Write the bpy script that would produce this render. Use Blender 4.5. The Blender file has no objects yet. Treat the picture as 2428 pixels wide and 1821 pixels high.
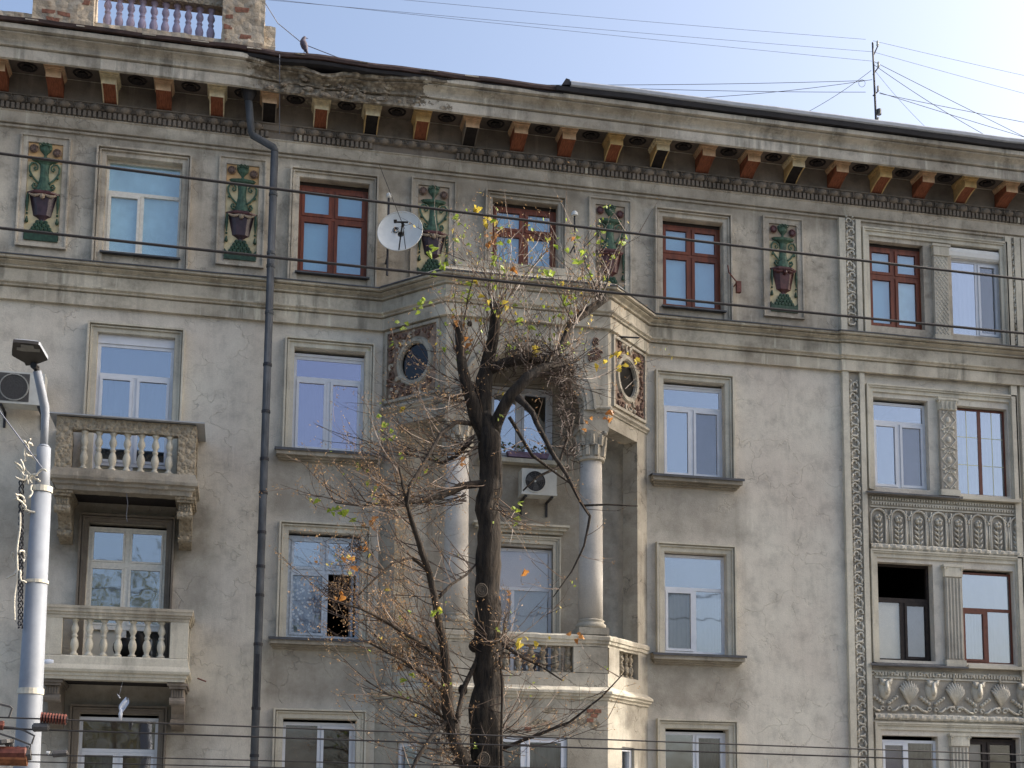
import bpy, math, random
from mathutils import Vector, Matrix, noise as mnoise
random.seed(11)
SC = bpy.context.scene
COL = SC.collection
R = random.random
def U(a, b): return a + (b - a) * R()

# ------------------------------------------------------------------ camera
# The photograph is the upper crop of a taller frame, hence the vertical lens shift.
FPX, PITCH, YAW, ROLL = 3119.56, 0.12463695, 0.20704864, 0.00921057
PCX, PCY, DIST = 1214.0, 1580.0, 23.0
CF = Vector((math.sin(YAW)*math.cos(PITCH), math.cos(YAW)*math.cos(PITCH), math.sin(PITCH)))
CR = CF.cross(Vector((0, 0, 1))).normalized(); CU = CR.cross(CF)
CR, CU = CR*math.cos(ROLL)+CU*math.sin(ROLL), CU*math.cos(ROLL)-CR*math.sin(ROLL)
CAM = Vector((0, -DIST, 0))
cam = bpy.data.cameras.new('camera'); camo = bpy.data.objects.new('camera', cam); COL.objects.link(camo)
camo.matrix_world = Matrix(((CR.x, CU.x, -CF.x, CAM.x), (CR.y, CU.y, -CF.y, CAM.y), (CR.z, CU.z, -CF.z, CAM.z), (0, 0, 0, 1)))
cam.sensor_width = 36; cam.lens = FPX/2428*36; cam.shift_y = (PCY-910.5)/2428
cam.clip_start = 0.1; cam.clip_end = 2000
SC.camera = camo
def at(x, y, Y=0.0):
    """point of the plane y = Y seen at pixel x, y of the 2428 px wide photograph"""
    d = CF + CR*((x-PCX)/FPX) - CU*((y-PCY)/FPX)
    return CAM + d*((Y+DIST)/d.y)
K = 1.0976
def atD(x, y, Y=0.0): return at(x*K, y*K, Y)

# ------------------------------------------------------------------ light
SUN_EL, SUN_AZ = math.radians(33), math.radians(1.2)      # azimuth measured from +X towards +Y
w = bpy.data.worlds.new('World'); SC.world = w; w.use_nodes = True
nt = w.node_tree; bg = nt.nodes['Background']
sky = nt.nodes.new('ShaderNodeTexSky'); sky.sky_type = 'NISHITA'; sky.sun_disc = False
sky.sun_elevation = SUN_EL; sky.sun_rotation = math.pi/2 - SUN_AZ
sky.altitude = 100; sky.air_density = 1.0; sky.dust_density = 6.5; sky.ozone_density = 1.6
nt.links.new(sky.outputs[0], bg.inputs[0]); bg.inputs[1].default_value = 0.13
sl = bpy.data.lights.new('sun', 'SUN'); sl.energy = 2.0; sl.angle = math.radians(0.5); sl.color = (1, 0.95, 0.88)
so = bpy.data.objects.new('sun', sl); COL.objects.link(so)
sd = Vector((math.cos(SUN_EL)*math.cos(SUN_AZ), math.cos(SUN_EL)*math.sin(SUN_AZ), math.sin(SUN_EL)))
so.rotation_euler = sd.to_track_quat('Z', 'Y').to_euler(); so.location = sd*60
SC.view_settings.view_transform = 'Standard'; SC.view_settings.look = 'None'
SC.view_settings.exposure = 1.2; SC.view_settings.gamma = 1; SC.view_settings.use_curve_mapping = False
SC.render.engine = 'CYCLES'

# ------------------------------------------------------------------ helpers
WL = {}
def lin(c):
    return tuple(((v/255)/12.92 if v/255 <= .04045 else ((v/255+.055)/1.055)**2.4) for v in c)
def tag(o, label=None, cat=None, group=None, kind=None):
    if label: o['label'] = label
    if cat: o['category'] = cat
    if group: o['group'] = group
    if kind: o['kind'] = kind
    return o
def empty(name, loc, label=None, cat=None, group=None, parent=None):
    o = bpy.data.objects.new(name, None); COL.objects.link(o); o.empty_display_size = .2
    loc = Vector(loc); WL[o] = loc
    if parent: o.parent = parent; o.location = loc-WL[parent]
    else: o.location = loc
    return tag(o, label, cat, group)
def inst(src, name, loc, parent, scale=None, rot=None, label=None):
    o = bpy.data.objects.new(name, src.data); COL.objects.link(o)
    loc = Vector(loc); WL[o] = loc
    if parent: o.parent = parent; o.location = loc-WL[parent]
    else: o.location = loc
    if scale: o.scale = scale
    if rot: o.rotation_euler = rot
    if label: o['label'] = label
    return o
class MB:
    def __init__(s): s.v = []; s.f = []; s.m = []
    def add(s, vs, fs, m=0):
        n = len(s.v); s.v += [tuple(v) for v in vs]
        for f in fs: s.f.append(tuple(i+n for i in f)); s.m.append(m)
    def quad(s, a, b, c, d, m=0): s.add([a, b, c, d], [(0, 1, 2, 3)], m)
    def box(s, x0, x1, y0, y1, z0, z1, m=0):
        s.add([(x0, y0, z0), (x1, y0, z0), (x1, y1, z0), (x0, y1, z0), (x0, y0, z1), (x1, y0, z1), (x1, y1, z1), (x0, y1, z1)],
              [(0, 3, 2, 1), (4, 5, 6, 7), (0, 1, 5, 4), (1, 2, 6, 5), (2, 3, 7, 6), (3, 0, 4, 7)], m)
    def obox(s, c, ax, hx, hy, z0, z1, m=0):
        """box with its long axis ax (unit xy) centred on c"""
        a = Vector((ax[0], ax[1], 0)); n = Vector((ax[1], -ax[0], 0)); c = Vector((c[0], c[1], 0)); vs = []
        for z in (z0, z1):
            for i, j in ((-1, 1), (1, 1), (1, -1), (-1, -1)):
                p = c+a*hx*i+n*hy*j; vs.append((p.x, p.y, z))
        s.add(vs, [(0, 3, 2, 1), (4, 5, 6, 7), (0, 1, 5, 4), (1, 2, 6, 5), (2, 3, 7, 6), (3, 0, 4, 7)], m)
    def prism(s, poly, y0, y1, m=0):
        """xz polygon extruded from y0 (front) to y1"""
        n = len(poly)
        s.add([(x, y0, z) for x, z in poly]+[(x, y1, z) for x, z in poly],
              [tuple(range(n))]+[tuple(range(2*n-1, n-1, -1))]+[(i, i+n, (i+1) % n+n, (i+1) % n) for i in range(n)], m)
    def tube(s, pts, rad, n=6, m=0, cap=True):
        pts = [Vector(p) for p in pts]
        if not hasattr(rad, '__len__'): rad = [rad]*len(pts)
        vs = []; up = None
        for i, p in enumerate(pts):
            t = (pts[min(i+1, len(pts)-1)]-pts[max(i-1, 0)])
            if t.length < 1e-9: t = Vector((0, 0, 1))
            t.normalize()
            if up is None: up = Vector((1, 0, 0)) if abs(t.x) < .8 else Vector((0, 1, 0))
            a = (up-t*up.dot(t))
            if a.length < 1e-6: a = t.orthogonal()
            a.normalize(); b = t.cross(a); up = a
            for k in range(n):
                q = 2*math.pi*k/n; vs.append(p+(a*math.cos(q)+b*math.sin(q))*rad[i])
        fs = []
        for i in range(len(pts)-1):
            for k in range(n):
                fs.append((i*n+k, i*n+(k+1) % n, (i+1)*n+(k+1) % n, (i+1)*n+k))
        if cap and n > 2: fs += [tuple(range(n-1, -1, -1)), tuple(range((len(pts)-1)*n, len(pts)*n))]
        s.add(vs, fs, m)
    def lathe(s, prof, c, n=16, m=0, sy=1.0, fan=1.0):
        """profile [(radius, z)] about the vertical through c"""
        vs = []
        for r, z in prof:
            for k in range(n):
                q = 2*math.pi*k/n; vs.append((c[0]+r*math.cos(q), c[1]+r*math.sin(q)*sy, c[2]+z))
        fs = [(i*n+k, i*n+(k+1) % n, (i+1)*n+(k+1) % n, (i+1)*n+k) for i in range(len(prof)-1) for k in range(n)]
        fs += [tuple(range(n-1, -1, -1)), tuple(range((len(prof)-1)*n, len(prof)*n))]
        s.add(vs, fs, m)
    def disc(s, c, r, y0, y1, n=14, m=0, squash=1.0):
        s.prism([(c[0]+r*math.cos(2*math.pi*k/n), c[1]+r*squash*math.sin(2*math.pi*k/n)) for k in range(n)], y0, y1, m)
    def blob(s, c, r, m=0, n=8, k=5, sc=(1, 1, 1)):
        vs = [(c[0], c[1], c[2]-r*sc[2])]
        for i in range(1, k):
            a = -math.pi/2+math.pi*i/k
            for j in range(n):
                q = 2*math.pi*j/n
                vs.append((c[0]+r*sc[0]*math.cos(a)*math.cos(q), c[1]+r*sc[1]*math.cos(a)*math.sin(q), c[2]+r*sc[2]*math.sin(a)))
        vs.append((c[0], c[1], c[2]+r*sc[2]))
        fs = [(0, 1+(j+1) % n, 1+j) for j in range(n)]
        for i in range(k-2):
            for j in range(n): fs.append((1+i*n+j, 1+i*n+(j+1) % n, 1+(i+1)*n+(j+1) % n, 1+(i+1)*n+j))
        l = len(vs)-1; fs += [(l, 1+(k-2)*n+j, 1+(k-2)*n+(j+1) % n) for j in range(n)]
        s.add(vs, fs, m)
    def build(s, name, mats, parent=None, label=None, cat=None, group=None, kind=None, smooth=False, origin=None):
        if not isinstance(mats, (list, tuple)): mats = [mats]
        xs = [v[0] for v in s.v]; ys = [v[1] for v in s.v]; zs = [v[2] for v in s.v]
        o0 = Vector(origin) if origin is not None else Vector(((min(xs)+max(xs))/2, (min(ys)+max(ys))/2, min(zs)))
        me = bpy.data.meshes.new(name)
        me.from_pydata([(v[0]-o0.x, v[1]-o0.y, v[2]-o0.z) for v in s.v], [], s.f)
        for m in mats: me.materials.append(m)
        if len(mats) > 1: me.polygons.foreach_set('material_index', s.m)
        if smooth: me.polygons.foreach_set('use_smooth', [True]*len(me.polygons))
        me.validate()
        o = bpy.data.objects.new(name, me); COL.objects.link(o); WL[o] = o0
        if parent: o.parent = parent; o.location = o0-WL[parent]
        else: o.location = o0
        return tag(o, label, cat, group, kind)
def sweep(path, prof, mb, m=0, sub=None, damage=None):
    """profile [(projection, z)] swept along an xy path, outwards = to the right of travel"""
    P = [Vector((a, b, 0)) for a, b in path]
    ns = []
    for i in range(len(P)-1):
        d = (P[i+1]-P[i]).normalized(); ns.append(Vector((d.y, -d.x, 0)))
    st = []
    for i in range(len(P)):
        if i == 0: mv = ns[0]
        elif i == len(P)-1: mv = ns[-1]
        else: mv = (ns[i-1]+ns[i])/(1+ns[i-1].dot(ns[i]))
        st.append((P[i], mv))
    if sub:
        full = []
        for i in range(len(st)-1):
            n = max(1, int((P[i+1]-P[i]).length/sub))
            for k in range(n): full.append((st[i][0].lerp(st[i+1][0], k/n), st[i][1] if k == 0 else ns[i]))
        full.append(st[-1]); st = full
    vs = []; n = len(prof)
    for p, mv in st:
        for pr, z in prof:
            q = p+mv*pr; q.z = z
            if damage: q = damage(q)
            vs.append(q)
    mb.add(vs, [(i*n+k, (i+1)*n+k, (i+1)*n+k+1, i*n+k+1) for i in range(len(st)-1) for k in range(n-1)], m)

# ------------------------------------------------------------------ materials
def newmat(name):
    m = bpy.data.materials.new(name); m.use_nodes = True
    nt = m.node_tree; b = nt.nodes['Principled BSDF']
    return m, nt, b
def nd(nt, t, **k):
    n = nt.nodes.new(t)
    for a, v in k.items(): setattr(n, a, v)
    return n
def nmath(nt, op, a, b=None, clamp=False):
    n = nt.nodes.new('ShaderNodeMath'); n.operation = op; n.use_clamp = clamp
    for i, v in enumerate((a, b)):
        if v is None: continue
        if isinstance(v, (int, float)): n.inputs[i].default_value = v
        else: nt.links.new(v, n.inputs[i])
    return n.outputs[0]
def nnoise(nt, vec, scale, detail=5, rough=.6, stretch=None):
    if stretch:
        mp = nd(nt, 'ShaderNodeMapping'); mp.inputs['Scale'].default_value = stretch
        nt.links.new(vec, mp.inputs[0]); vec = mp.outputs[0]
    n = nd(nt, 'ShaderNodeTexNoise'); n.inputs['Scale'].default_value = scale
    n.inputs['Detail'].default_value = detail; n.inputs['Roughness'].default_value = rough
    nt.links.new(vec, n.inputs['Vector']); return n.outputs['Fac']
def ramp(nt, fac, stops):
    r = nd(nt, 'ShaderNodeValToRGB'); e = r.color_ramp.elements
    while len(e) < len(stops): e.new(.5)
    for i, (p, c) in enumerate(stops):
        e[i].position = p; e[i].color = (c, c, c, 1) if isinstance(c, (int, float)) else (*c[:3], 1)
    nt.links.new(fac, r.inputs[0]); return r.outputs[0]
def mixc(nt, fac, a, b, mode='MIX'):
    n = nd(nt, 'ShaderNodeMix', data_type='RGBA', blend_type=mode)
    for i, v in ((0, fac), (6, a), (7, b)):
        if isinstance(v, (int, float)): n.inputs[i].default_value = v if i == 0 else (v, v, v, 1)
        elif isinstance(v, tuple): n.inputs[i].default_value = (*v[:3], 1)
        else: nt.links.new(v, n.inputs[i])
    return n.outputs[2]
def bump(nt, b, h, strength=.4, dist=.02):
    n = nd(nt, 'ShaderNodeBump'); n.inputs['Strength'].default_value = strength; n.inputs['Distance'].default_value = dist
    nt.links.new(h, n.inputs['Height']); nt.links.new(n.outputs[0], b.inputs['Normal'])
def plaster(name, col, dirt=.5, streak=.5, fine=1.0, rough=.92, boxes=(), second=None, crack=0.0, bumpd=.012, rub=None):
    """stained render: blotches, run-off streaks, grain, optional boxes of stain and painted shade and hairline cracks"""
    m, nt, b = newmat(name); geo = nd(nt, 'ShaderNodeNewGeometry'); pos = geo.outputs['Position']
    c = tuple(col)
    c2 = second if second else tuple(v*.80 for v in col)
    big = nnoise(nt, pos, .55, 4, .55)
    cc = mixc(nt, ramp(nt, big, [(.36, 0), (.64, 1)]), c, c2)
    mid = nnoise(nt, pos, 2.6, 7, .68)
    cc = mixc(nt, 1.0, cc, ramp(nt, mid, [(.3, 1-.28*dirt), (.5, 1.0), (.7, 1+.10*dirt)]), 'MULTIPLY')
    if streak:
        sn = nnoise(nt, pos, 5.0, 5, .65, (1, 1, .13))
        patch = nnoise(nt, pos, .9, 3, .5)
        sf = nmath(nt, 'MULTIPLY', ramp(nt, sn, [(.48, 0), (.68, 1)]), ramp(nt, patch, [(.42, 0.15), (.6, 1)]))
        cc = mixc(nt, nmath(nt, 'MULTIPLY', sf, min(.9, .5*streak)), cc, tuple(v*.33 for v in c))
        sn2 = nnoise(nt, pos, 7.0, 4, .6, (1, 1, .09))
        cc = mixc(nt, nmath(nt, 'MULTIPLY', ramp(nt, sn2, [(.60, 0), (.74, 1)]), .35*streak), cc, tuple(min(v*1.35, .8) for v in c))
    gr = nnoise(nt, pos, 42, 6, .7)
    cc = mixc(nt, 1.0, cc, ramp(nt, gr, [(.3, 1-.12*fine), (.7, 1+.08*fine)]), 'MULTIPLY')
    if boxes:
        sep = nd(nt, 'ShaderNodeSeparateXYZ'); wob = nnoise(nt, pos, 1.8, 4, .6)
        nt.links.new(pos, sep.inputs[0]); X, Z = sep.outputs[0], sep.outputs[2]
        wx = nmath(nt, 'MULTIPLY', nmath(nt, 'SUBTRACT', wob, .5), .55)
        X = nmath(nt, 'ADD', X, wx); Z = nmath(nt, 'ADD', Z, wx)
        tot = None
        for (x0, x1, z0, z1, s, k) in boxes:
            def edge(v, e, sgn):
                q = nmath(nt, 'MULTIPLY', nmath(nt, 'SUBTRACT', v, e), sgn/s)
                return nmath(nt, 'ADD', q, .5, True)
            f = nmath(nt, 'MULTIPLY', nmath(nt, 'MULTIPLY', edge(X, x0, 1), edge(X, x1, -1)), nmath(nt, 'MULTIPLY', edge(Z, z0, 1), edge(Z, z1, -1)))
            f = nmath(nt, 'MULTIPLY', f, k)
            tot = f if tot is None else nmath(nt, 'MAXIMUM', tot, f)
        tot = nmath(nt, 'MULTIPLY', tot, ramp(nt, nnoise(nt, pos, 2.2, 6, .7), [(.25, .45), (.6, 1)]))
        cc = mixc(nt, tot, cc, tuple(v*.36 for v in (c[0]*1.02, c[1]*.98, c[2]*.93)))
    h = nmath(nt, 'ADD', nmath(nt, 'MULTIPLY', gr, .5), nmath(nt, 'MULTIPLY', mid, 1.2))
    if crack:
        v = nd(nt, 'ShaderNodeTexVoronoi', feature='DISTANCE_TO_EDGE'); v.inputs['Scale'].default_value = 1.5
        wn = nd(nt, 'ShaderNodeTexNoise'); wn.inputs['Scale'].default_value = 3; wn.inputs['Detail'].default_value = 6
        nt.links.new(pos, wn.inputs['Vector'])
        va = nd(nt, 'ShaderNodeVectorMath', operation='MULTIPLY_ADD'); va.inputs[1].default_value = (.7, .7, .7)
        nt.links.new(wn.outputs['Color'], va.inputs[0]); nt.links.new(pos, va.inputs[2]); nt.links.new(va.outputs[0], v.inputs['Vector'])
        cr = ramp(nt, v.outputs['Distance'], [(.0, 1), (.014, 0)])
        cr = nmath(nt, 'MULTIPLY', cr, ramp(nt, nnoise(nt, pos, .8, 2, .5), [(.45, 0), (.55, 1)]))
        cc = mixc(nt, nmath(nt, 'MULTIPLY', cr, crack), cc, tuple(v*.2 for v in c))
        h = nmath(nt, 'SUBTRACT', h, nmath(nt, 'MULTIPLY', cr, 1.5))
    if rub:   # stretch where the render has fallen and rubble concrete shows
        sp = nd(nt, 'ShaderNodeSeparateXYZ'); nt.links.new(pos, sp.inputs[0])
        wx = nmath(nt, 'ADD', sp.outputs[0], nmath(nt, 'MULTIPLY', nmath(nt, 'SUBTRACT', nnoise(nt, pos, 2.4, 5, .7), .5), 2.6))
        f = nmath(nt, 'MULTIPLY', nmath(nt, 'ADD', nmath(nt, 'MULTIPLY', nmath(nt, 'SUBTRACT', wx, rub[0]), 12), .5, True), nmath(nt, 'ADD', nmath(nt, 'MULTIPLY', nmath(nt, 'SUBTRACT', wx, rub[1]), -12), .5, True))
        vo = nd(nt, 'ShaderNodeTexVoronoi'); vo.inputs['Scale'].default_value = 11; nt.links.new(pos, vo.inputs['Vector'])
        rn = nnoise(nt, pos, 9, 8, .75)
        rc = mixc(nt, ramp(nt, rn, [(.36, 0), (.62, 1)]), lin((134, 123, 107)), lin((182, 172, 152)))
        rc = mixc(nt, ramp(nt, vo.outputs['Distance'], [(.2, .0), (.6, .6)]), rc, lin((92, 82, 70)))
        cc = mixc(nt, f, cc, rc)
        h = nmath(nt, 'ADD', h, nmath(nt, 'MULTIPLY', f, nmath(nt, 'SUBTRACT', nmath(nt, 'MULTIPLY', rn, 3), nmath(nt, 'MULTIPLY', vo.outputs['Distance'], 3))))
    nt.links.new(cc, b.inputs['Base Color']); b.inputs['Roughness'].default_value = rough
    b.inputs['Specular IOR Level'].default_value = .25
    bump(nt, b, h, .55, bumpd); return m
def simple(name, col, rough=.6, var=.15, scale=8, metal=0, spec=.4, bumps=.2, stretch=None, dist=.004):
    m, nt, b = newmat(name); geo = nd(nt, 'ShaderNodeNewGeometry')
    n = nnoise(nt, geo.outputs['Position'], scale, 5, .65, stretch)
    cc = mixc(nt, ramp(nt, n, [(.35, 0), (.65, 1)]), tuple(v*(1-var) for v in col), tuple(min(1, v*(1+var)) for v in col))
    nt.links.new(cc, b.inputs['Base Color']); b.inputs['Roughness'].default_value = rough
    b.inputs['Metallic'].default_value = metal; b.inputs['Specular IOR Level'].default_value = spec
    if bumps: bump(nt, b, n, bumps, dist)
    return m
def broken(name, c1, c2, c3, scale=7):
    """exposed rubble concrete"""
    m, nt, b = newmat(name); geo = nd(nt, 'ShaderNodeNewGeometry'); pos = geo.outputs['Position']
    v = nd(nt, 'ShaderNodeTexVoronoi'); v.inputs['Scale'].default_value = scale*1.6; nt.links.new(pos, v.inputs['Vector'])
    n = nnoise(nt, pos, scale, 8, .75)
    cc = mixc(nt, ramp(nt, n, [(.38, 0), (.6, 1)]), c1, c2)
    cc = mixc(nt, ramp(nt, v.outputs['Distance'], [(.12, .7), (.3, 0)]), cc, c3)
    nt.links.new(cc, b.inputs['Base Color']); b.inputs['Roughness'].default_value = .95
    bump(nt, b, nmath(nt, 'SUBTRACT', n, v.outputs['Distance']), 1.0, .05); return m
def glass(name, refl=.42, tint=(.8, .9, 1.0), trans=.75, wav=.35):
    m = bpy.data.materials.new(name); m.use_nodes = True; nt = m.node_tree
    for n in list(nt.nodes): nt.nodes.remove(n)
    out = nd(nt, 'ShaderNodeOutputMaterial'); mx = nd(nt, 'ShaderNodeMixShader')
    g = nd(nt, 'ShaderNodeBsdfGlossy'); g.inputs['Roughness'].default_value = .03; g.inputs['Color'].default_value = (*tint, 1)
    t = nd(nt, 'ShaderNodeBsdfTransparent'); t.inputs['Color'].default_value = (trans, trans, trans, 1)
    geo = nd(nt, 'ShaderNodeNewGeometry'); n = nnoise(nt, geo.outputs['Position'], 1.6, 2, .5)
    bp = nd(nt, 'ShaderNodeBump'); bp.inputs['Strength'].default_value = wav; bp.inputs['Distance'].default_value = .01
    nt.links.new(n, bp.inputs['Height']); nt.links.new(bp.outputs[0], g.inputs['Normal'])
    mx.inputs[0].default_value = refl
    nt.links.new(t.outputs[0], mx.inputs[1]); nt.links.new(g.outputs[0], mx.inputs[2]); nt.links.new(mx.outputs[0], out.inputs[0])
    return m
M = {}
stains_and_shade = [(.35, 2.45, 5.45, 6.55, .35, .75), (.35, 2.45, 2.15, 3.2, .35, .8), (7.3, 9.35, 5.45, 6.5, .3, .6), (7.3, 9.35, 2.2, 3.2, .3, .75),  # below the sills: wall stains together with painted shade
          (-4.2, -3.2, 4.2, 5.6, .5, .6), (-1.1, -.45, 3.6, 5.6, .4, .7), (-1.1, -.5, .2, 2.2, .4, .7), (-3.6, -3.2, 3.6, 5.4, .4, .5),  # beside the balconies: stains and shade put into one tone
          (2.0, 11, 11.85, 12.3, .4, .55), (2.0, 7.2, 11.2, 12.2, .6, .45), (-6, 2, 12.0, 12.3, .3, .35), (-3.3, -.5, 4.4, 5.7, .4, .95), (3.2, 6.8, 2.6, 9.0, .2, .85), (-3.3, -.6, 1.2, 2.4, .4, .95)]  # loggia and under-balcony boxes paint shade into the wall colour
M['wall'] = plaster('wall_plaster', lin((212, 206, 191)), dirt=1.0, streak=.5, boxes=stains_and_shade, second=lin((203, 194, 180)), crack=.12, bumpd=.02)
M['top'] = plaster('top_floor_plaster', lin((208, 199, 181)), dirt=1.7, streak=1.3, second=lin((172, 162, 146)), boxes=[(1.6, 7.4, 11.6, 12.3, .7, .8), (7, 12.5, 11.9, 12.3, .4, .6), (-6, 1.6, 12.05, 12.25, .2, .5)], crack=.3)
M['stone'] = plaster('moulding_stone', lin((212, 206, 188)), dirt=.8, streak=1.0, second=lin((192, 185, 168)))
M['ledge'] = plaster('ledge_stone', lin((208, 200, 181)), dirt=1.4, streak=1.8, second=lin((170, 161, 144)))
M['cornice'] = plaster('cornice_stone', lin((208, 200, 184)), dirt=1.7, streak=1.8, second=lin((168, 159, 143)), bumpd=.02, rub=(-.1, 3.0))
M['dark_stone'] = plaster('dark_frieze_stone', lin((146, 136, 124)), dirt=1.3, streak=.9, second=lin((112, 104, 94)))  # darker stone for frieze, eggs, dentils and lower consoles
M['soffit'] = plaster('dark_soffit', lin((112, 101, 91)), dirt=1.0, streak=0, second=lin((78, 71, 65)))  # darker tone for soffit panels, loggia ceiling and floor
M['oriel'] = plaster('oriel_plaster', lin((188, 181, 165)), dirt=1.4, streak=1.1, second=lin((152, 144, 129)), crack=.7)
M['carved'] = plaster('carved_stone', lin((208, 203, 188)), dirt=1.0, streak=.6, second=lin((188, 181, 166)))
M['sill'] = plaster('dark_streaked_sill_stone', lin((176, 168, 152)), dirt=1.2, streak=1.4, second=lin((140, 132, 118)))  # darker, streaked stone for sills and the old slab edge
M['undershade'] = plaster('shade_toned_render_under_balcony', lin((126, 117, 105)), dirt=1, streak=.4)  # surround colour darkened to carry the shade under the balconies
M['panelbg'] = plaster('carved_panel_ground', lin((178, 170, 156)), dirt=1.0, streak=.4)
M['broken'] = broken('broken_concrete', lin((128, 114, 98)), lin((168, 156, 138)), lin((84, 74, 64)))
M['rubble'] = broken('weathered_brick_and_render', lin((196, 184, 164)), lin((172, 158, 138)), lin((140, 122, 102)), 4)
M['yrough'] = broken('crumbling_yellow_render', lin((172, 161, 140)), lin((146, 134, 114)), lin((108, 97, 82)), 9)
M['brick'] = simple('red_brick', lin((140, 98, 80)), .95, .35, 18, bumps=.6, dist=.01)
M['column'] = plaster('white_column_paint', lin((198, 193, 184)), dirt=.7, streak=.5, second=lin((178, 172, 162)))
M['metal'] = simple('zinc_flashing', lin((80, 81, 84)), .6, .25, 6, metal=.1)
M['roofpale'] = simple('galvanised_roof_sheet', lin((164, 167, 170)), .5, .12, 3, metal=.1)
M['roofdark'] = simple('rusty_roof_edge', lin((66, 50, 45)), .7, .5, 5, bumps=.5, stretch=(1, 1, 4))
M['gutter'] = simple('black_gutter', lin((42, 40, 42)), .6, .3, 4)
M['pipe'] = simple('blue_grey_drainpipe_paint', lin((80, 83, 86)), .8, .35, 5, metal=.0, stretch=(1, 1, .4))
M['pipedark'] = simple('dark_pipe_metal', lin((48, 48, 52)), .5, .3, 5, metal=.2)
M['ochre'] = simple('ochre_paint', lin((198, 168, 116)), .85, .2, 9)
M['peach'] = simple('peach_paint', lin((204, 172, 138)), .85, .2, 9)
M['cream'] = simple('cream_paint', lin((216, 202, 168)), .85, .2, 9)
M['redunder'] = simple('brick_red_paint', lin((132, 78, 54)), .9, .35, 9, stretch=(8, 1, 1))
M['blackened'] = simple('near_black_plaster', lin((36, 31, 29)), .95, .3, 12)  # near-black tone for bracket undersides, rosettes and balcony slabs
M['wood'] = simple('varnished_red_brown_wood', lin((114, 58, 34)), .5, .3, 14, bumps=.3, stretch=(1, 1, .15))
M['wood2'] = simple('chestnut_window_frame', lin((106, 60, 44)), .45, .2, 14)
M['pvc'] = simple('white_window_plastic', lin((214, 217, 222)), .35, .05, 6, bumps=0)
M['oldwhite'] = simple('old_cream_window_paint', lin((226, 222, 210)), .6, .10, 18, bumps=.4)
M['oldblue'] = simple('flaking_blue_white_window_paint', lin((176, 186, 196)), .6, .22, 20, bumps=.5)
M['olddark'] = simple('dark_old_window_wood', lin((44, 36, 32)), .7, .4, 12, bumps=.4)
M['glass'] = glass('window_glass', .36, (.84, .90, 1.0), .72)
M['glass2'] = glass('violet_tinted_glass', .36, (.82, .80, 1.0), .7)
M['glassd'] = glass('plain_dark_glass', .12, (.9, .93, 1.0), .93)
M['glassb'] = glass('black_oculus_glass', .03, (.9, .93, 1.0), .5)
M['cyan'] = simple('pale_cyan_painted_blind', lin((182, 226, 236)), .6, .10, 3.5, bumps=0)
M['blueblind'] = simple('pale_blue_roller_blind', lin((128, 186, 212)), .7, .04, 3, bumps=0)
M['netting'] = simple('grey_insect_netting', lin((72, 76, 104)), .9, .15, 3, bumps=0)
M['curtain'] = simple('white_net_curtain', lin((132, 146, 160)), .9, .05, 6, bumps=0)
M['bluecurtain'] = simple('pale_blue_curtain', lin((120, 148, 166)), .9, .08, 6, bumps=0)
M['greycurtain'] = simple('dark_grey_curtain', lin((78, 82, 82)), .9, .12, 6, bumps=0)
M['pink'] = simple('pinkish_roller_blind', lin((186, 172, 168)), .85, .04, 4, bumps=0)
M['browncurtain'] = simple('brown_curtain', lin((128, 92, 56)), .85, .1, 4, bumps=0)
M['board'] = simple('off_white_board', lin((214, 208, 190)), .7, .05, 5, bumps=0)
M['greyboard'] = simple('grey_board', lin((126, 128, 134)), .7, .06, 5, bumps=0)
M['room'] = simple('dark_room', lin((34, 31, 30)), .95, .2, 2, bumps=0)
M['brownroom'] = simple('brown_dim_blind', lin((82, 72, 66)), .9, .12, 4, bumps=0)
M['lace'] = None
M['white'] = simple('white_enamel', lin((222, 222, 216)), .5, .06, 6)
M['aircon'] = simple('aged_white_casing', lin((196, 196, 188)), .55, .1, 5)
M['black'] = simple('black_plastic', lin((26, 24, 24)), .5, .2, 8)
M['grille'] = simple('dark_grey_grille', lin((84, 82, 80)), .6, .2, 30)
M['green'] = simple('glazed_green', lin((66, 92, 74)), .6, .4, 14, bumps=.5)
M['green2'] = simple('glazed_dark_green', lin((42, 68, 50)), .5, .4, 22, bumps=.6)
M['purple'] = simple('glazed_purple_black', lin((62, 46, 52)), .35, .35, 9, bumps=.3)
M['maroon'] = simple('glazed_maroon', lin((84, 50, 48)), .4, .35, 10, bumps=.3)
M['cera'] = simple('cream_ceramic_ground', lin((206, 190, 150)), .7, .18, 5)
M['cera2'] = simple('apricot_ceramic_ground', lin((202, 164, 116)), .7, .18, 5)
M['cera3'] = simple('pinkish_ceramic_ground', lin((158, 142, 122)), .8, .2, 5)
M['flower'] = simple('brown_glazed_flower', lin((104, 84, 72)), .5, .4, 30, bumps=.6)
M['clay'] = simple('dark_red_scroll_relief', lin((112, 88, 76)), .8, .4, 9, bumps=.5)
M['clay2'] = simple('grey_brown_scroll_relief', lin((176, 166, 148)), .8, .35, 9, bumps=.5)
M['pole'] = simple('pale_grey_pole_paint', lin((136, 141, 148)), .6, .14, 2.5)
M['wire'] = simple('weathered_cable', lin((58, 54, 52)), .7, .2, 5, bumps=0)
M['thin'] = simple('thin_grey_cable', lin((120, 124, 136)), .7, .2, 5, bumps=0)
M['rust'] = simple('reddish_insulator', lin((104, 58, 47)), .6, .35, 20)
M['rope'] = simple('bleached_rope', lin((206, 200, 184)), .9, .15, 20)
M['bag'] = simple('white_plastic_film', lin((216, 222, 232)), .35, .08, 8)
M['petal'] = simple('lilac_trough', lin((128, 108, 128)), .6, .2, 12)
M['leafgreen'] = simple('pot_plant_leaf', lin((58, 84, 48)), .6, .3, 12)
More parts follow.
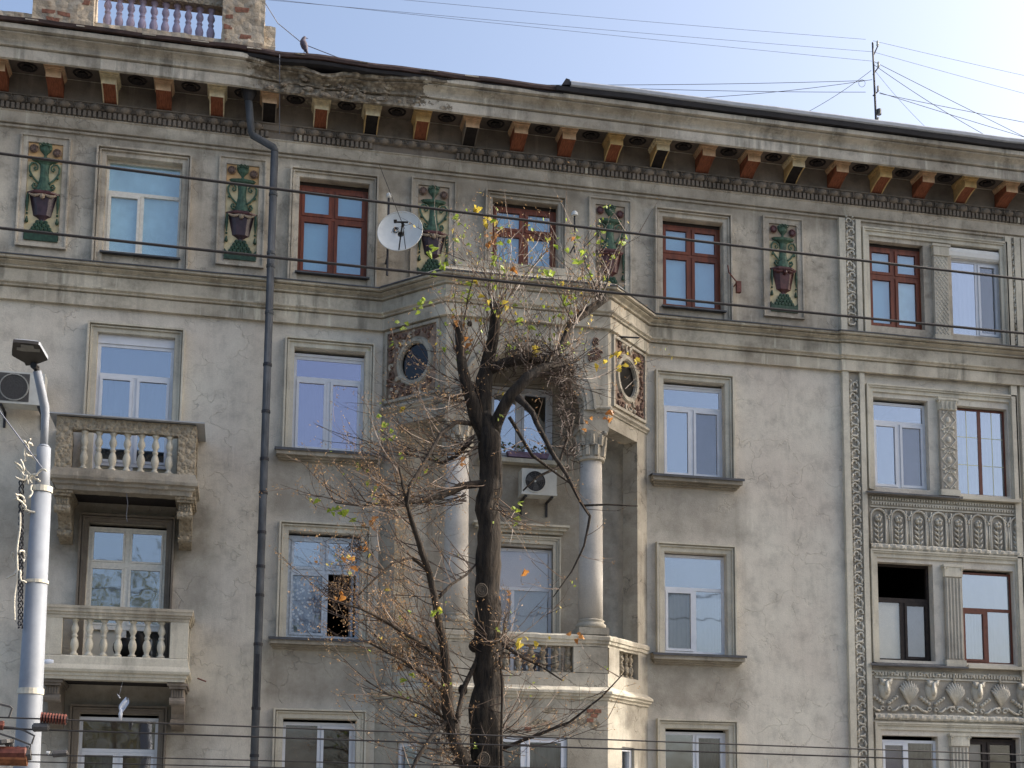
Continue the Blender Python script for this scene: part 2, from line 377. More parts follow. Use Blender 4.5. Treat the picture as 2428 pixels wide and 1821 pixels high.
M['asphalt'] = plaster('asphalt', (.075, .073, .07), dirt=1, streak=0)
M['paving'] = plaster('pavement_slabs', (.27, .26, .24), dirt=1, streak=0)
def lace_mat():
    m, nt, b = newmat('lace_curtain'); geo = nd(nt, 'ShaderNodeNewGeometry')
    v = nd(nt, 'ShaderNodeTexVoronoi'); v.inputs['Scale'].default_value = 16; nt.links.new(geo.outputs['Position'], v.inputs['Vector'])
    n = nnoise(nt, geo.outputs['Position'], 4, 3, .6)
    cc = mixc(nt, ramp(nt, v.outputs['Distance'], [(.22, 1), (.42, 0)]), lin((92, 110, 138)), lin((206, 214, 222)))
    cc = mixc(nt, ramp(nt, n, [(.5, 0), (.7, .7)]), cc, lin((186, 200, 214)))
    nt.links.new(cc, b.inputs['Base Color']); b.inputs['Roughness'].default_value = .9
    return m
M['lace'] = lace_mat()
def bark(name, c1, c2):
    m, nt, b = newmat(name); geo = nd(nt, 'ShaderNodeNewGeometry'); pos = geo.outputs['Position']
    n = nnoise(nt, pos, 16, 6, .7, (1, 1, .16)); n2 = nnoise(nt, pos, 3, 4, .6)
    cc = mixc(nt, ramp(nt, n, [(.38, 0), (.62, 1)]), c1, c2)
    cc = mixc(nt, ramp(nt, n2, [(.4, 0), (.7, .5)]), cc, tuple(v*1.3 for v in c2))
    nt.links.new(cc, b.inputs['Base Color']); b.inputs['Roughness'].default_value = .95
    bump(nt, b, n, 1.0, .06); return m
M['bark'] = bark('furrowed_bark', lin((14, 11, 9)), lin((66, 57, 47)))
M['branchbark'] = bark('branch_bark', lin((24, 19, 16)), lin((70, 60, 50)))
M['twig'] = simple('reddish_twig_bark', lin((104, 86, 71)), .55, .6, 3, bumps=0)
M['twig2'] = simple('dark_twig_bark', lin((60, 45, 36)), .7, .5, 3, bumps=0)
def leafm(name, col, tr=.45):
    m, nt, b = newmat(name); out = nt.nodes['Material Output']
    b.inputs['Base Color'].default_value = (*col, 1); b.inputs['Roughness'].default_value = .55
    t = nd(nt, 'ShaderNodeBsdfTranslucent'); t.inputs[0].default_value = (*[min(1, c*1.3) for c in col], 1)
    geo = nd(nt, 'ShaderNodeNewGeometry'); n = nnoise(nt, geo.outputs['Position'], 20, 4, .6)
    cc = mixc(nt, ramp(nt, n, [(.35, 0), (.65, 1)]), tuple(c*.7 for c in col), tuple(min(1, c*1.25) for c in col))
    nt.links.new(cc, b.inputs['Base Color'])
    mx = nd(nt, 'ShaderNodeMixShader'); mx.inputs[0].default_value = tr
    nt.links.new(b.outputs[0], mx.inputs[1]); nt.links.new(t.outputs[0], mx.inputs[2]); nt.links.new(mx.outputs[0], out.inputs[0]); return m
M['lgreen'] = leafm('yellow_green_leaf', lin((150, 168, 66)))
M['lyellow'] = leafm('yellow_leaf', lin((190, 172, 74)))
M['lorange'] = leafm('orange_leaf', lin((176, 124, 66)))
M['lbrown'] = leafm('dry_tan_bract', lin((196, 160, 116)), .3)
M['lfar'] = leafm('dull_autumn_leaf', lin((104, 100, 44)), .3)

# ------------------------------------------------------------------ ground (mostly below the frame)
GZ = -4.6
mb = MB(); mb.quad((-400, -400, GZ), (400, -400, GZ), (400, 400, GZ), (-400, 400, GZ))
mb.build('ground', M['asphalt'], kind='structure', label='grey asphalt ground of the street')
mb = MB(); mb.box(-40, 60, -12, 0, GZ+.004, GZ+.14)
mb.build('pavement', M['paving'], kind='structure', label='pale pavement in front of the apartment house')

# ================================================================== BUILDING
BX0, BX1 = -8.6, 19.0
B = empty('apartment_building', (5, 0, GZ), 'weathered grey-beige apartment house with red and ochre brackets under its crumbling cornice', 'building')

WC = {'A': (-2.57, -1.28), 'B': (.80, 2.06), 'C': (7.71, 8.93), 'E1': (12.03, 13.20), 'E2': (13.82, 14.94), 'M': (4.38, 5.63)}
def hole(c, z0, z1): return (WC[c][0], WC[c][1], z0, z1)
holes_top = [hole('A', 10.0, 11.77), hole('B', 9.97, 11.77), hole('M', 10.45, 11.77), hole('C', 9.98, 11.77), hole('E1', 10.0, 11.77), hole('E2', 9.98, 11.86),
             (-6.6, -5.35, 10.0, 11.77)]
holes = [hole('A', 5.78, 8.53), hole('B', 6.68, 8.56), hole('C', 6.66, 8.53), hole('E1', 6.72, 8.54), hole('E2', 6.70, 8.50),
         hole('A', 2.62, 5.17), hole('B', 3.32, 5.20), hole('C', 3.30, 5.20), hole('E1', 3.33, 5.24), hole('E2', 3.33, 5.19),
         hole('A', -.4, 1.90), hole('B', -.02, 1.90), hole('C', -.02, 1.90), hole('E1', -.02, 1.88), hole('E2', -.02, 1.90),
         ]
LOG = (2.78, 6.98, 2.62, 8.96)      # recess of the loggia, its back wall 0.22 m behind the facade
REV = .24
def wallgrid(mb, x0, x1, z0, z1, hs, y=0.0, depth=REV, step=3.0, rm=0):
    xs = sorted({x0, x1, *[h[0] for h in hs], *[h[1] for h in hs]}); zs = sorted({z0, z1, *[h[2] for h in hs], *[h[3] for h in hs]})
    for i in range(len(xs)-1):
        for j in range(len(zs)-1):
            cx, cz = (xs[i]+xs[i+1])/2, (zs[j]+zs[j+1])/2
            if any(h[0] < cx < h[1] and h[2] < cz < h[3] for h in hs): continue
            mb.quad((xs[i], y, zs[j]), (xs[i+1], y, zs[j]), (xs[i+1], y, zs[j+1]), (xs[i], y, zs[j+1]))
    for a, b_, c, d in hs:
        if (a, b_, c, d) == LOG: continue
        y1 = y+depth
        mb.quad((a, y, c), (a, y, d), (a, y1, d), (a, y1, c), rm); mb.quad((b_, y, d), (b_, y, c), (b_, y1, c), (b_, y1, d), rm)
        mb.quad((a, y, d), (b_, y, d), (b_, y1, d), (a, y1, d), rm); mb.quad((b_, y, c), (a, y, c), (a, y1, c), (b_, y1, c), rm)
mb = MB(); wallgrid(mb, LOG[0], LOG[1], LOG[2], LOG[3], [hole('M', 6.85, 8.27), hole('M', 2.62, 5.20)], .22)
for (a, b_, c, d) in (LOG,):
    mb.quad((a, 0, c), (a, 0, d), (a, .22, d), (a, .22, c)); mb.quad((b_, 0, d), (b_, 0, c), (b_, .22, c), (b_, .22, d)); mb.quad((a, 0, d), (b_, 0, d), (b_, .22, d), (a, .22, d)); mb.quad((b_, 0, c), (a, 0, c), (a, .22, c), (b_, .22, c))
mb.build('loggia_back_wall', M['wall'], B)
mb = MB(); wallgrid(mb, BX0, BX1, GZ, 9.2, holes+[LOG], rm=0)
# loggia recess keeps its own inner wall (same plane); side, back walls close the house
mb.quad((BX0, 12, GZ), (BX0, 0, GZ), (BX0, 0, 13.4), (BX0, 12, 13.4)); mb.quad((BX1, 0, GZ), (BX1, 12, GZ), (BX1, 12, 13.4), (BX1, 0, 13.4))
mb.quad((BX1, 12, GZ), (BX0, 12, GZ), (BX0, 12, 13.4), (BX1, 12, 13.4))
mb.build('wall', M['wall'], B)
mb = MB(); wallgrid(mb, BX0, BX1, 9.2, 12.96, holes_top); mb.build('top_floor_wall', M['top'], B)
mb = MB(); mb.box(BX0+.1, BX1-.1, 3.0, 3.1, GZ, 13.3)
for z in (-1.2, 2.3, 5.65, 9.1): mb.box(BX0+.1, BX1-.1, .3, 3.0, z-.1, z)
for x in (-4.5, -.2, 3.0, 6.9, 10.5, 13.51): mb.box(x-.05, x+.05, .3, 3.0, GZ, 13.2)
mb.build('room_partitions', M['room'], B)

# ---- cornice
def dmg_amount(x):
    if x < -.6 or x > 4.2: return 0
    return max(0, min(1, (x+.3)/.7, (3.0-x)/1.2)) if x < 3 else 0
def rough_edge(q):
    a = dmg_amount(q.x)
    n1 = mnoise.noise(Vector((q.x*2.3, q.y*3, q.z*4)))*.5+mnoise.noise(Vector((q.x*7, q.y*8, q.z*9+3)))*.5
    if a > 0 and q.y < -.3:
        up = max(0, (q.z-12.98)/.5)
        q = Vector((q.x, q.y+a*(.03+.07*up+.11*n1), q.z+a*(.035*n1-up*.05-.20*up*max(0, mnoise.noise(Vector((q.x*1.3, 2, 7)))))))
    else:
        q = Vector((q.x, q.y+.006*n1, q.z+.008*n1))
    return q
CP = [(.0, 13.095), (.655, 13.095), (.66, 12.99), (.70, 12.97), (.735, 12.985), (.735, 13.165), (.71, 13.17), (.71, 13.19), (.765, 13.20), (.77, 13.225), (.745, 13.23), (.75, 13.27), (.77, 13.31), (.82, 13.345),
      (.88, 13.365), (.88, 13.38), (.86, 13.385), (.86, 13.40), (.94, 13.41), (.945, 13.485), (.93, 13.50), (.0, 13.51)]
def sweep_dense(prof, n=3):
    out = []
    for i in range(len(prof)-1):
        for k in range(n): out.append((prof[i][0]+(prof[i+1][0]-prof[i][0])*k/n, prof[i][1]+(prof[i+1][1]-prof[i][1])*k/n))
    return out+[prof[-1]]
def smooth_lines(x0, x1, name, mat, prof=CP, sub=.5, dmg=rough_edge):
    mb = MB(); sweep([(x0, 0), (x1, 0)], prof, mb, sub=sub, damage=dmg); return mb.build(name, mat, B)
smooth_lines(BX0-.3, -.32, 'cornice', M['cornice'], sub=.25)
smooth_lines(-.32, 3.02, 'broken_cornice', M['cornice'], sweep_dense(CP, 2), .045)
B.children  # noqa
smooth_lines(3.02, BX1+.3, 'cornice', M['cornice'], sub=.25)
# surviving lumps of render on the broken stretch
for k in range(70):
    x = U(.2, 2.9); z = U(13.0, 13.34); y = -.70-U(0, .05); mb = MB()
    mb.blob((x, y, z), U(.015, .05), 0, 6, 4, (U(.8, 2.4), .5, U(.5, 1))); 
    mb.v = [(a+U(-.012, .012), b+U(-.012, .012), c+U(-.012, .012)) for a, b, c in mb.v]
    mb.build('render_lump', M['cornice'] if k % 3 else M['broken'], B)
# ---- soffit underside strip, frieze mouldings
mb = MB(); sweep([(BX0, 0), (BX1, 0)], [(.0, 12.20), (.02, 12.195), (.045, 12.205), (.045, 12.40), (.065, 12.415), (.065, 12.43), (.05, 12.434)], mb, sub=1.0); mb.build('architrave_band', M['top'], B)
mb = MB(); sweep([(BX0, 0), (BX1, 0)], [(.05, 12.435), (.05, 12.56), (.10, 12.575), (.10, 12.60),
      (.10, 12.67), (.125, 12.68), (.125, 12.70), (.07, 12.715), (.07, 13.09), (.0, 13.094)], mb, sub=1.0, damage=lambda q: Vector((q.x, q.y, q.z+.006*mnoise.noise(q*2))))
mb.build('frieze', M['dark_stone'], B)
mb = MB(); sweep([(BX0, 0), (BX1, 0)], [(.001, 12.12), (.035, 12.13), (.035, 12.165), (.001, 12.172)], mb); mb.build('architrave_fillet', M['top'], B)
# dentils
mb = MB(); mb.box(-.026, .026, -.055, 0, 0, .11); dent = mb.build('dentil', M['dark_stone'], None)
dpos = []
x = -5.2
while x < 18.9:
    if not (2.10 < x < 3.62) and not (.20 < x < .62): dpos.append(x)
    x += .0855
WL.pop(dent, None)
first = True
pale = simple('bare_patched_stone', lin((186, 178, 160)), .9, .1, 9)
dent_p = dent.data.copy(); dent_p.materials[0] = pale
for i, x in enumerate(dpos):
    if i == 0:
        dent.parent = B; WL[dent] = Vector((x, -.0275-.05, 12.44)); dent.location = WL[dent]-WL[B]; continue
    o = inst(dent, 'dentil', (x, -.0275-.05, 12.44+U(-.004, .004)), B, scale=(U(.92, 1.05), U(.85, 1.1), U(.94, 1.04)))
    if random.random() < .02 and x > .6: o.data = dent_p
# egg and dart
mb = MB(); mb.blob((0, 0, -.005), .098, 0, 10, 6, (.95, .85, .66)); mb.tube([(math.cos(a)*.105, -.02, .03+math.sin(a)*.085) for a in [math.pi+math.pi*i/8 for i in range(9)]], .012, 5)
mb.prism([(-.128, .06), (-.118, .06), (-.120, -.05), (-.123, -.06), (-.126, -.05)], -.045, 0)
egg = mb.build('egg_moulding', M['dark_stone'], None, smooth=True, origin=(0, 0, 0))
x = -5.1; i = 0
while x < 18.9:
    if not (.25 < x < .62):
        if i == 0: egg.parent = B; WL[egg] = Vector((x, -.095, 12.615)); egg.location = WL[egg]-WL[B]
        else: inst(egg, 'egg_moulding', (x, -.095, 12.615), B, scale=(1, U(.8, 1.15), U(.92, 1.06)))
        i += 1
    x += .2555
# modillions (brackets)
def make_mod(front, under, edge, name='modillion', label=None):
    mb = MB()
    # crown
    mb.box(-.168, .168, -.565, -.08, 13.045, 13.085, 0); mb.box(-.152, .152, -.545, -.08, 13.012, 13.043, 0); mb.box(-.135, .135, -.525, -.08, 12.988, 13.010, 0)
    # body: side polygon sloping to the wall, red underside framed by raised edges
    side = [(-.505, 12.986), (-.505, 12.852), (-.47, 12.85), (-.34, 12.825), (-.20, 12.775), (-.08, 12.715), (-.08, 12.986)]
    n = len(side)
    def ext(x0, x1, dz, m):
        vs = [(x0, y, z+(dz if 0 < i < 6 else 0)) for i, (y, z) in enumerate(side)]+[(x1, y, z+(dz if 0 < i < 6 else 0)) for i, (y, z) in enumerate(side)]
        fs = [tuple(range(n-1, -1, -1)), tuple(range(n, 2*n))]+[(i, (i+1) % n, (i+1) % n+n, i+n) for i in range(n)]
        mb.add(vs, fs, m)
        return len(mb.m)
    ext(-.112, .112, .012, 1)
    for f in range(len(mb.f)):
        pass
    ext(-.128, -.108, 0, 2); ext(.108, .128, 0, 2)
    mb.box(-.128, .128, -.512, -.506, 12.852, 12.986, 0)
    return mb.build(name, [front, under, edge], None, origin=(0, 0, 12.85), label=label)
kinds = {'o': (M['peach'], M['redunder'], M['redunder']), 'c': (M['cream'], M['redunder'], M['cream']), 'y': (M['ochre'], M['redunder'], M['ochre']),
         'k': (M['peach'], M['blackened'], M['dark_stone']), 'b': (M['cream'], M['blackened'], M['ochre'])}
seq = {-7: 'o', -6: 'c', -5: 'o', -4: 'o', -3: 'c', -2: 'o', -1: 'c', 0: 'k', 1: 'c', 2: 'b', 3: 'y', 4: 'k', 5: 'o', 6: 'o', 7: 'y', 8: 'b', 9: 'o', 10: 'o', 11: 'b', 12: 'o', 13: 'y', 14: 'o', 15: 'y', 16: 'o', 17: 'c', 18: 'o', 19: 'y', 20: 'o'}
mlab = {'k': 'bracket with blackened underside', 'b': 'pale bracket with blackened underside', 'y': 'ochre bracket with red underside'}
src = {}
for k, t in seq.items():
    x = 1.13+.9195*(k-1)
    loc = Vector((x, 0, 12.85))
    if t not in src:
        o = make_mod(*kinds[t], label=mlab.get(t)); src[t] = o; o.parent = B; WL[o] = loc; o.location = loc-WL[B]
    else: o = inst(src[t], 'modillion', loc, B, label=mlab.get(t))
    # rosette coffer in the soffit beside it
mb = MB()
mb.tube([(math.cos(a)*.15, math.sin(a)*.13, 0) for a in [2*math.pi*i/14 for i in range(15)]], .02, 5)
mb.lathe([(.10, 0), (.09, .02), (.03, .03)], (0, 0, -.04), 12)
for i in range(6):
    a = i*math.pi/3; mb.blob((math.cos(a)*.065, math.sin(a)*.06, -.02), .032, 0, 6, 4)
mb.blob((0, 0, -.03), .025, 0, 6, 4)
ros = mb.build('soffit_rosette', M['blackened'], None, origin=(0, 0, 0)); f0 = True
for k in range(-7, 20):
    x = 1.13+.9195*(k-.5); loc = Vector((x, -.36, 13.07))
    if f0: ros.parent = B; WL[ros] = loc; ros.location = loc-WL[B]; f0 = False
    else: inst(ros, 'soffit_rosette', loc, B)
for k in range(-7, 20):
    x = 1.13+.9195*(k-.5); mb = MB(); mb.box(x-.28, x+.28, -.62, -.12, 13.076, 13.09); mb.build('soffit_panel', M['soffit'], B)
# ---- roof
mb = MB()
mb.quad((BX0-.3, -.93, 13.53), (5.55, -.93, 13.53), (5.55, 6, 15.6), (BX0-.3, 6, 15.6), 1)
mb.quad((5.55, -.93, 13.56), (BX1+.3, -.93, 13.56), (BX1+.3, 6, 15.6), (5.55, 6, 15.6), 0)
mb.quad((BX0-.3, 6, 15.6), (BX1+.3, 6, 15.6), (BX1+.3, 12.9, 13.5), (BX0-.3, 12.9, 13.5), 0)
mb.quad((BX0-.3, -.93, 13.515), (BX0-.3, 12.9, 13.5), (BX1+.3, 12.9, 13.5), (BX1+.3, -.93, 13.515), 2)
mb.build('roof', [M['roofpale'], M['roofdark'], M['gutter']], B)
mb = MB()
def wav(q): return Vector((q.x, q.y+.01*mnoise.noise(q*1.1), q.z+.022*mnoise.noise(Vector((q.x*.8, 0, 3)))))
sweep([(5.35, 0), (BX1+.3, 0)], [(.88, 13.512), (1.0, 13.515), (1.02, 13.59), (.90, 13.595)], mb, 1, .4, wav)
sweep([(5.62, 0), (BX1+.3, 0)], [(.90, 13.596), (1.035, 13.60), (1.055, 13.62), (1.055, 13.68), (1.03, 13.71), (.80, 13.76), (.5, 13.82)], mb, 0, .4, wav)
mb.build('eaves_gutter', [M['roofpale'], M['gutter']], B, label='pale sheet roof edge over a black gutter')
mb = MB(); 
def wav2(q): return Vector((q.x, q.y+.02*mnoise.noise(q*2.0), q.z+.03*mnoise.noise(Vector((q.x*1.3, 0, 9)))))
sweep([(BX0-.3, 0), (-.2, 0)], [(.86, 13.52), (.99, 13.525), (1.0, 13.585), (.85, 13.63)], mb, 0, .2, wav2)
sweep([(-.2, 0), (5.7, 0)], [(.80, 13.50), (.98, 13.51), (.985, 13.56), (.97, 13.60), (.60, 13.70)], mb, 0, .15, wav2)
sweep([(-.6, 0), (5.5, 0)], [(.6, 13.40), (.93, 13.44), (.95, 13.49), (.9, 13.505)], mb, 1, .15, wav2)
mb.build('rusty_eaves_edge', [M['roofdark'], M['gutter']], B, label='rusty dark roof edge sagging over the broken cornice')
mb = MB(); mb.prism([(5.45, 13.60), (5.62, 13.62), (5.60, 13.72), (5.53, 13.735)], -1.03, -.9); mb.build('lifted_roof_flap', M['gutter'], B)
for k in range(9):
    x = -4+k*.95+U(-.2, .2)
    mb = MB(); mb.box(x, x+U(.1, .3), -1.006, -.99, 13.55, 13.567); mb.build('flaked_edge_strip', M['cornice'], B)

# ---- roof parapet with balusters (left)
PY = -.35
def pz(z): return z
pa = at(62*K, 15*K, PY); pb = at(572*K, 30*K, PY)
par = empty('parapet', ((pa.x+pb.x)/2, PY, 13.7), parent=B, label='crumbling roof parapet with violet-grey balusters between two piers')
x_l0, x_l1 = at(75*K, 20*K, PY).x, at(206*K, 45*K, PY).x
x_r0, x_r1, x_r2 = at(481*K, 40*K, PY).x, at(572*K, 40*K, PY).x, at(594*K, 90*K, PY).x
ztop = 15.0
def rough_box(name, x0, x1, z0, z1, d, mat, n=7, amp=.025, parent=par):
    """box whose faces are a wobbly grid"""
    mb = MB(); y0, y1 = PY-d, PY+d
    nx = max(2, int((x1-x0)/.09)); nz = max(2, int((z1-z0)/.09))
    def P(x, y, z):
        v = Vector((x, y, z)); k = mnoise.noise(v*4.1)*.6+mnoise.noise(v*11)*.4; k2 = mnoise.noise(v*5+Vector((9, 3, 1)))
        return (x+amp*k, y+amp*k2, z+amp*.8*k)
    def grid(f, na, nb):
        vs = [f(i/na, j/nb) for i in range(na+1) for j in range(nb+1)]
        mb.add(vs, [(i*(nb+1)+j, (i+1)*(nb+1)+j, (i+1)*(nb+1)+j+1, i*(nb+1)+j+1) for i in range(na) for j in range(nb)])
    lx, lz = x1-x0, z1-z0
    grid(lambda a, b: P(x0+lx*a, y0, z0+lz*b), nx, nz); grid(lambda a, b: P(x1-lx*a, y1, z0+lz*b), nx, nz)
    grid(lambda a, b: P(x0, y1+(y0-y1)*a, z0+lz*b), 4, nz); grid(lambda a, b: P(x1, y0+(y1-y0)*a, z0+lz*b), 4, nz)
    grid(lambda a, b: P(x0+lx*a, y0+(y1-y0)*b, z1), nx, 4); grid(lambda a, b: P(x0+lx*a, y1-(y1-y0)*b, z0), nx, 4)
    return mb.build(name, mat, parent)
rough_box('pier', x_l0, x_l1, 13.62, ztop, .26, M['rubble'])
rough_box('pier', x_r0, x_r1, 13.62, ztop, .26, M['rubble'])
rough_box('broken_pier_edge', x_r1, x_r2, 13.62, 14.28, .2, M['rubble'], amp=.04)
rough_box('parapet_base', x_l0-3, x_l0, 13.6, 13.93, .22, M['rubble'], amp=.03)
rough_box('parapet_base', x_l1, x_r0, 13.6, 13.93, .22, M['rubble'], amp=.03)
mb = MB(); mb.box(x_l1-.02, x_r0+.02, PY-.14, PY+.14, 14.585, 14.75); mb.build('parapet_rail', M['yrough'], par)
for i, (x, z, ww, hh) in enumerate([(x_l0+.28, 13.95, .22, .075), (x_l0+.52, 13.94, .2, .07), (x_l0+.74, 14.33, .18, .08), (x_l1-.14, 14.2, .12, .1), (x_l1-.16, 14.36, .16, .07), (x_r0+.10, 14.10, .16, .08), (x_r0+.34, 14.45, .24, .09),
                                    (x_r0+.42, 13.94, .2, .08), (x_r0+.12, 14.30, .14, .07), (x_r0+.16, 13.86, .18, .06), (x_l0+.35, 13.83, .2, .06)]):
    mb = MB(); mb.box(x-ww/2, x+ww/2, PY-.268, PY-.2, z, z+hh); mb.v = [(a+U(-.015, .015), b+U(-.004, .004), c+U(-.012, .012)) for a, b, c in mb.v]; mb.build('brick', M['brick'], par)
M['lilac'] = simple('violet_grey_baluster_paint', lin((158, 148, 168)), .75, .14, 6)
def baluster_prof(h, r):
    return [(r*.95, 0), (r*.95, h*.05), (r*.55, h*.09), (r*.62, h*.14), (r*.95, h*.24), (r*1.0, h*.33), (r*.75, h*.43), (r*.48, h*.49), (r*.72, h*.52), (r*.72, h*.55), (r*.48, h*.58),
            (r*.62, h*.63), (r*.92, h*.70), (r*.85, h*.77), (r*.52, h*.86), (r*.55, h*.92), (r*.85, h*.95), (r*.9, h)]
mb = MB(); mb.lathe(baluster_prof(.66, .074), (0, 0, 0), 12); balr = mb.build('baluster', M['lilac'], None, smooth=True, origin=(0, 0, 0)); 
for i in range(10):
    x = x_l1+.20+(x_r0-x_l1-.40)*i/9; loc = Vector((x, PY, 13.925))
    if i == 0: balr.parent = par; WL[balr] = loc; balr.location = loc-WL[par]
    else: inst(balr, 'baluster', loc, par)

# ---- belt course
OX0, OX1, FX0, FX1, OY = 2.38, 7.38, 3.38, 6.32, -1.05
beltpath = [(BX0, 0), (OX0, 0), (FX0, OY), (FX1, OY), (OX1, 0), (11.34, 0), (11.37, -.05), (BX1, -.05)]
mb = MB()
sweep(beltpath, [(.001, 8.985), (.07, 8.985), (.075, 9.195), (.05, 9.20), (.05, 9.215), (.105, 9.22), (.11, 9.245), (.15, 9.27), (.155, 9.295), (.11, 9.30), (.11, 9.315), (.085, 9.325), (.085, 9.52), (.06, 9.525), (.06, 9.545), (.12, 9.55), (.125, 9.57), (.10, 9.575), (.12, 9.60),
                 (.19, 9.63), (.19, 9.645), (.165, 9.65), (.165, 9.66), (.25, 9.665), (.255, 9.70)], mb, 0, .6, lambda q: Vector((q.x+.002*mnoise.noise(q*3), q.y, q.z+.006*mnoise.noise(q*1.7))))
mb.build('belt_course', M['ledge'], B)
mb = MB(); sweep(beltpath, [(.255, 9.702), (.275, 9.702), (.275, 9.722), (.0, 9.765)], mb, 0, .6, lambda q: Vector((q.x, q.y, q.z+.008*mnoise.noise(q*2.7))))
mb.build('belt_flashing', M['metal'], B)

# ---- window surrounds
def bands(mb, x0, x1, z0, z1, steps, bottom=False, y=0.0):
    """nested frames outwards->inwards: steps = [(width, projection)]"""
    for wd, p in steps:
        mb.box(x0, x1, y-p, y+.001, z1-wd, z1); mb.box(x0, x0+wd, y-p, y+.001, z0, z1-wd); mb.box(x1-wd, x1, y-p, y+.001, z0, z1-wd)
        if bottom: mb.box(x0+wd, x1-wd, y-p, y+.001, z0, z0+wd)
        x0 += wd; x1 -= wd; z1 -= wd
        if bottom: z0 += wd
def surround(c, z0, z1, grow=.17, top=None, x=None, mat='stone'):
    a, b_ = x or WC[c]; mb = MB()
    bands(mb, a-grow, b_+grow, z0, z1+grow, [(.032, .11), (.018, .045), (.025, .075), (grow-.085, .04), (.010, .022)])
    return mb.build('window_surround', M[mat], B)
def sill(x0, x1, z, p=.22, metal=True):
    mb = MB()
    mb.box(x0, x1, -p, .001, z-.125, z-.02, 0); mb.box(x0+.03, x1-.03, -p+.08, .001, z-.16, z-.126, 0); mb.box(x0+.05, x1-.05, -p+.14, .001, z-.19, z-.161, 0)
    if metal:
        e = .03
        mb.add([(x0-e, -p-e, z-.012), (x1+e, -p-e, z-.012), (x1+e, .14, z+.012), (x0-e, .14, z+.012), (x0-e, -p-e, z-.058), (x1+e, -p-e, z-.058)], [(0, 1, 2, 3), (4, 5, 1, 0)], 1)
    return mb.build('window_sill', [M['sill'], M['metal']], B)
for c, zt, zb in (('B', 8.56, 6.62), ('C', 8.53, 6.60), ('B', 5.20, 3.26), ('C', 5.20, 3.24), ('B', 1.90, -.08), ('C', 1.90, -.08)):
    surround(c, zb, zt); sill(WC[c][0]-.27, WC[c][1]+.27, zb+.04)
surround('A', 5.65, 8.53, .17); surround('A', 2.5, 5.17, .14, mat='undershade'); surround('A', -.5, 1.90, .14, mat='undershade')
for c, zt, zb in (('A', 11.77, 10.0), ('B', 11.77, 9.97), ('C', 11.77, 9.98)):
    surround(c, 9.77, zt, .17, mat='top')
    mb = MB(); mb.box(WC[c][0]-.04, WC[c][1]+.04, -.10, .14, zb-.03, zb-.003); mb.build('window_sill', M['metal'], B)
surround('M', 10.3, 11.77, .15, mat='top')
for z0, z1, mt in ((9.77, 11.80, 'stone'), (6.66, 8.57, 'stone'), (3.27, 5.26, 'stone'), (-.1, 1.92, 'stone')):
    mb = MB(); bands(mb, 11.86, 15.04 if z0 > 9 else 15.12, z0, z1+.21, [(.03, .085), (.035, .065), (.08, .035)]); mb.build('window_surround', M[mt], B)

# ---- windows
CURT = [None]
def win(x0, x1, z0, z1, rows, fmat, y=.15, fw=.055, mw=.06, label=None, parent=B, boxtop=0, boxmat=None, sash=.05, fd=.07):
    """rows from the top: (height share, [column shares], [(glass, backing, sash?)])"""
    mb = MB(); y1 = y+fd; zt = z1
    if boxtop: mb.box(x0, x1, y-.02, y1, z1-boxtop, z1); zt = z1-boxtop-.001
    mb.box(x0, x1, y, y1, zt-fw, zt); mb.box(x0, x1, y, y1, z0, z0+fw); mb.box(x0, x0+fw, y, y1, z0+fw, zt-fw); mb.box(x1-fw, x1, y, y1, z0+fw, zt-fw)
    cells = []; zc = zt-fw; H = (zt-z0-2*fw)-mw*(len(rows)-1); tot = sum(r[0] for r in rows)
    for ri, (h, cols, pan) in enumerate(rows):
        hh = H*h/tot; za = zc-hh; xc = x0+fw; Wd = (x1-x0-2*fw)-mw*(len(cols)-1); tw = sum(cols)
        for ci, cw in enumerate(cols):
            ww = Wd*cw/tw; cells.append((xc, xc+ww, za, zc, pan[ci])); xc += ww
            if ci < len(cols)-1: mb.box(xc, xc+mw, y, y1, za, zc); xc += mw
        zc = za
        if ri < len(rows)-1: mb.box(x0+fw, x1-fw, y-.008, y1, zc-mw, zc); zc -= mw
    wo = mb.build('window', fmat, parent, label=label)
    for (a, b_, c, d, (g, back, sh)) in cells:
        if sh:
            mb = MB(); s = sash; q = .003
            mb.box(a+q, b_-q, y-.018, y+.04, d-s, d-q); mb.box(a+q, b_-q, y-.018, y+.04, c+q, c+s); mb.box(a+q, a+s, y-.018, y+.04, c+s, d-s); mb.box(b_-s, b_-q, y-.018, y+.04, c+s, d-s)
            mb.build('casement', fmat, wo); ai, bi, ci_, di = a+s, b_-s, c+s, d-s
        else: ai, bi, ci_, di = a, b_, c, d
        if g:
            mb = MB(); mb.box(ai, bi, y+.012, y+.018, ci_, di); mb.build('pane', M[g], wo)
        if back:
            mb = MB(); n = 26 if back in ('curtain', 'bluecurtain', 'greycurtain', 'lace', 'browncurtain') else 1
            vs = []; yb = y+.085 if n > 1 else y+.05; ph, fr = U(0, 6), U(.7, 1.4)
            for i in range(n+1):
                xx = ai+(bi-ai)*i/n; yy = yb+(.02*mnoise.noise(Vector((i*.55*fr+ph, ph, 0)))+.006*math.sin(i*1.3+ph) if n > 1 else 0)
                vs += [(xx, yy, ci_), (xx, yy, di)]
            mb.add(vs, [(2*i, 2*i+2, 2*i+3, 2*i+1) for i in range(n)]); mb.build('curtain' if n > 1 else 'blind', M[back], wo, smooth=n > 1)
    return wo
G = ('glass', None, False)
def P(g, b=None, s=True): return (g, b, s)
wood, pvc = M['wood'], M['pvc']
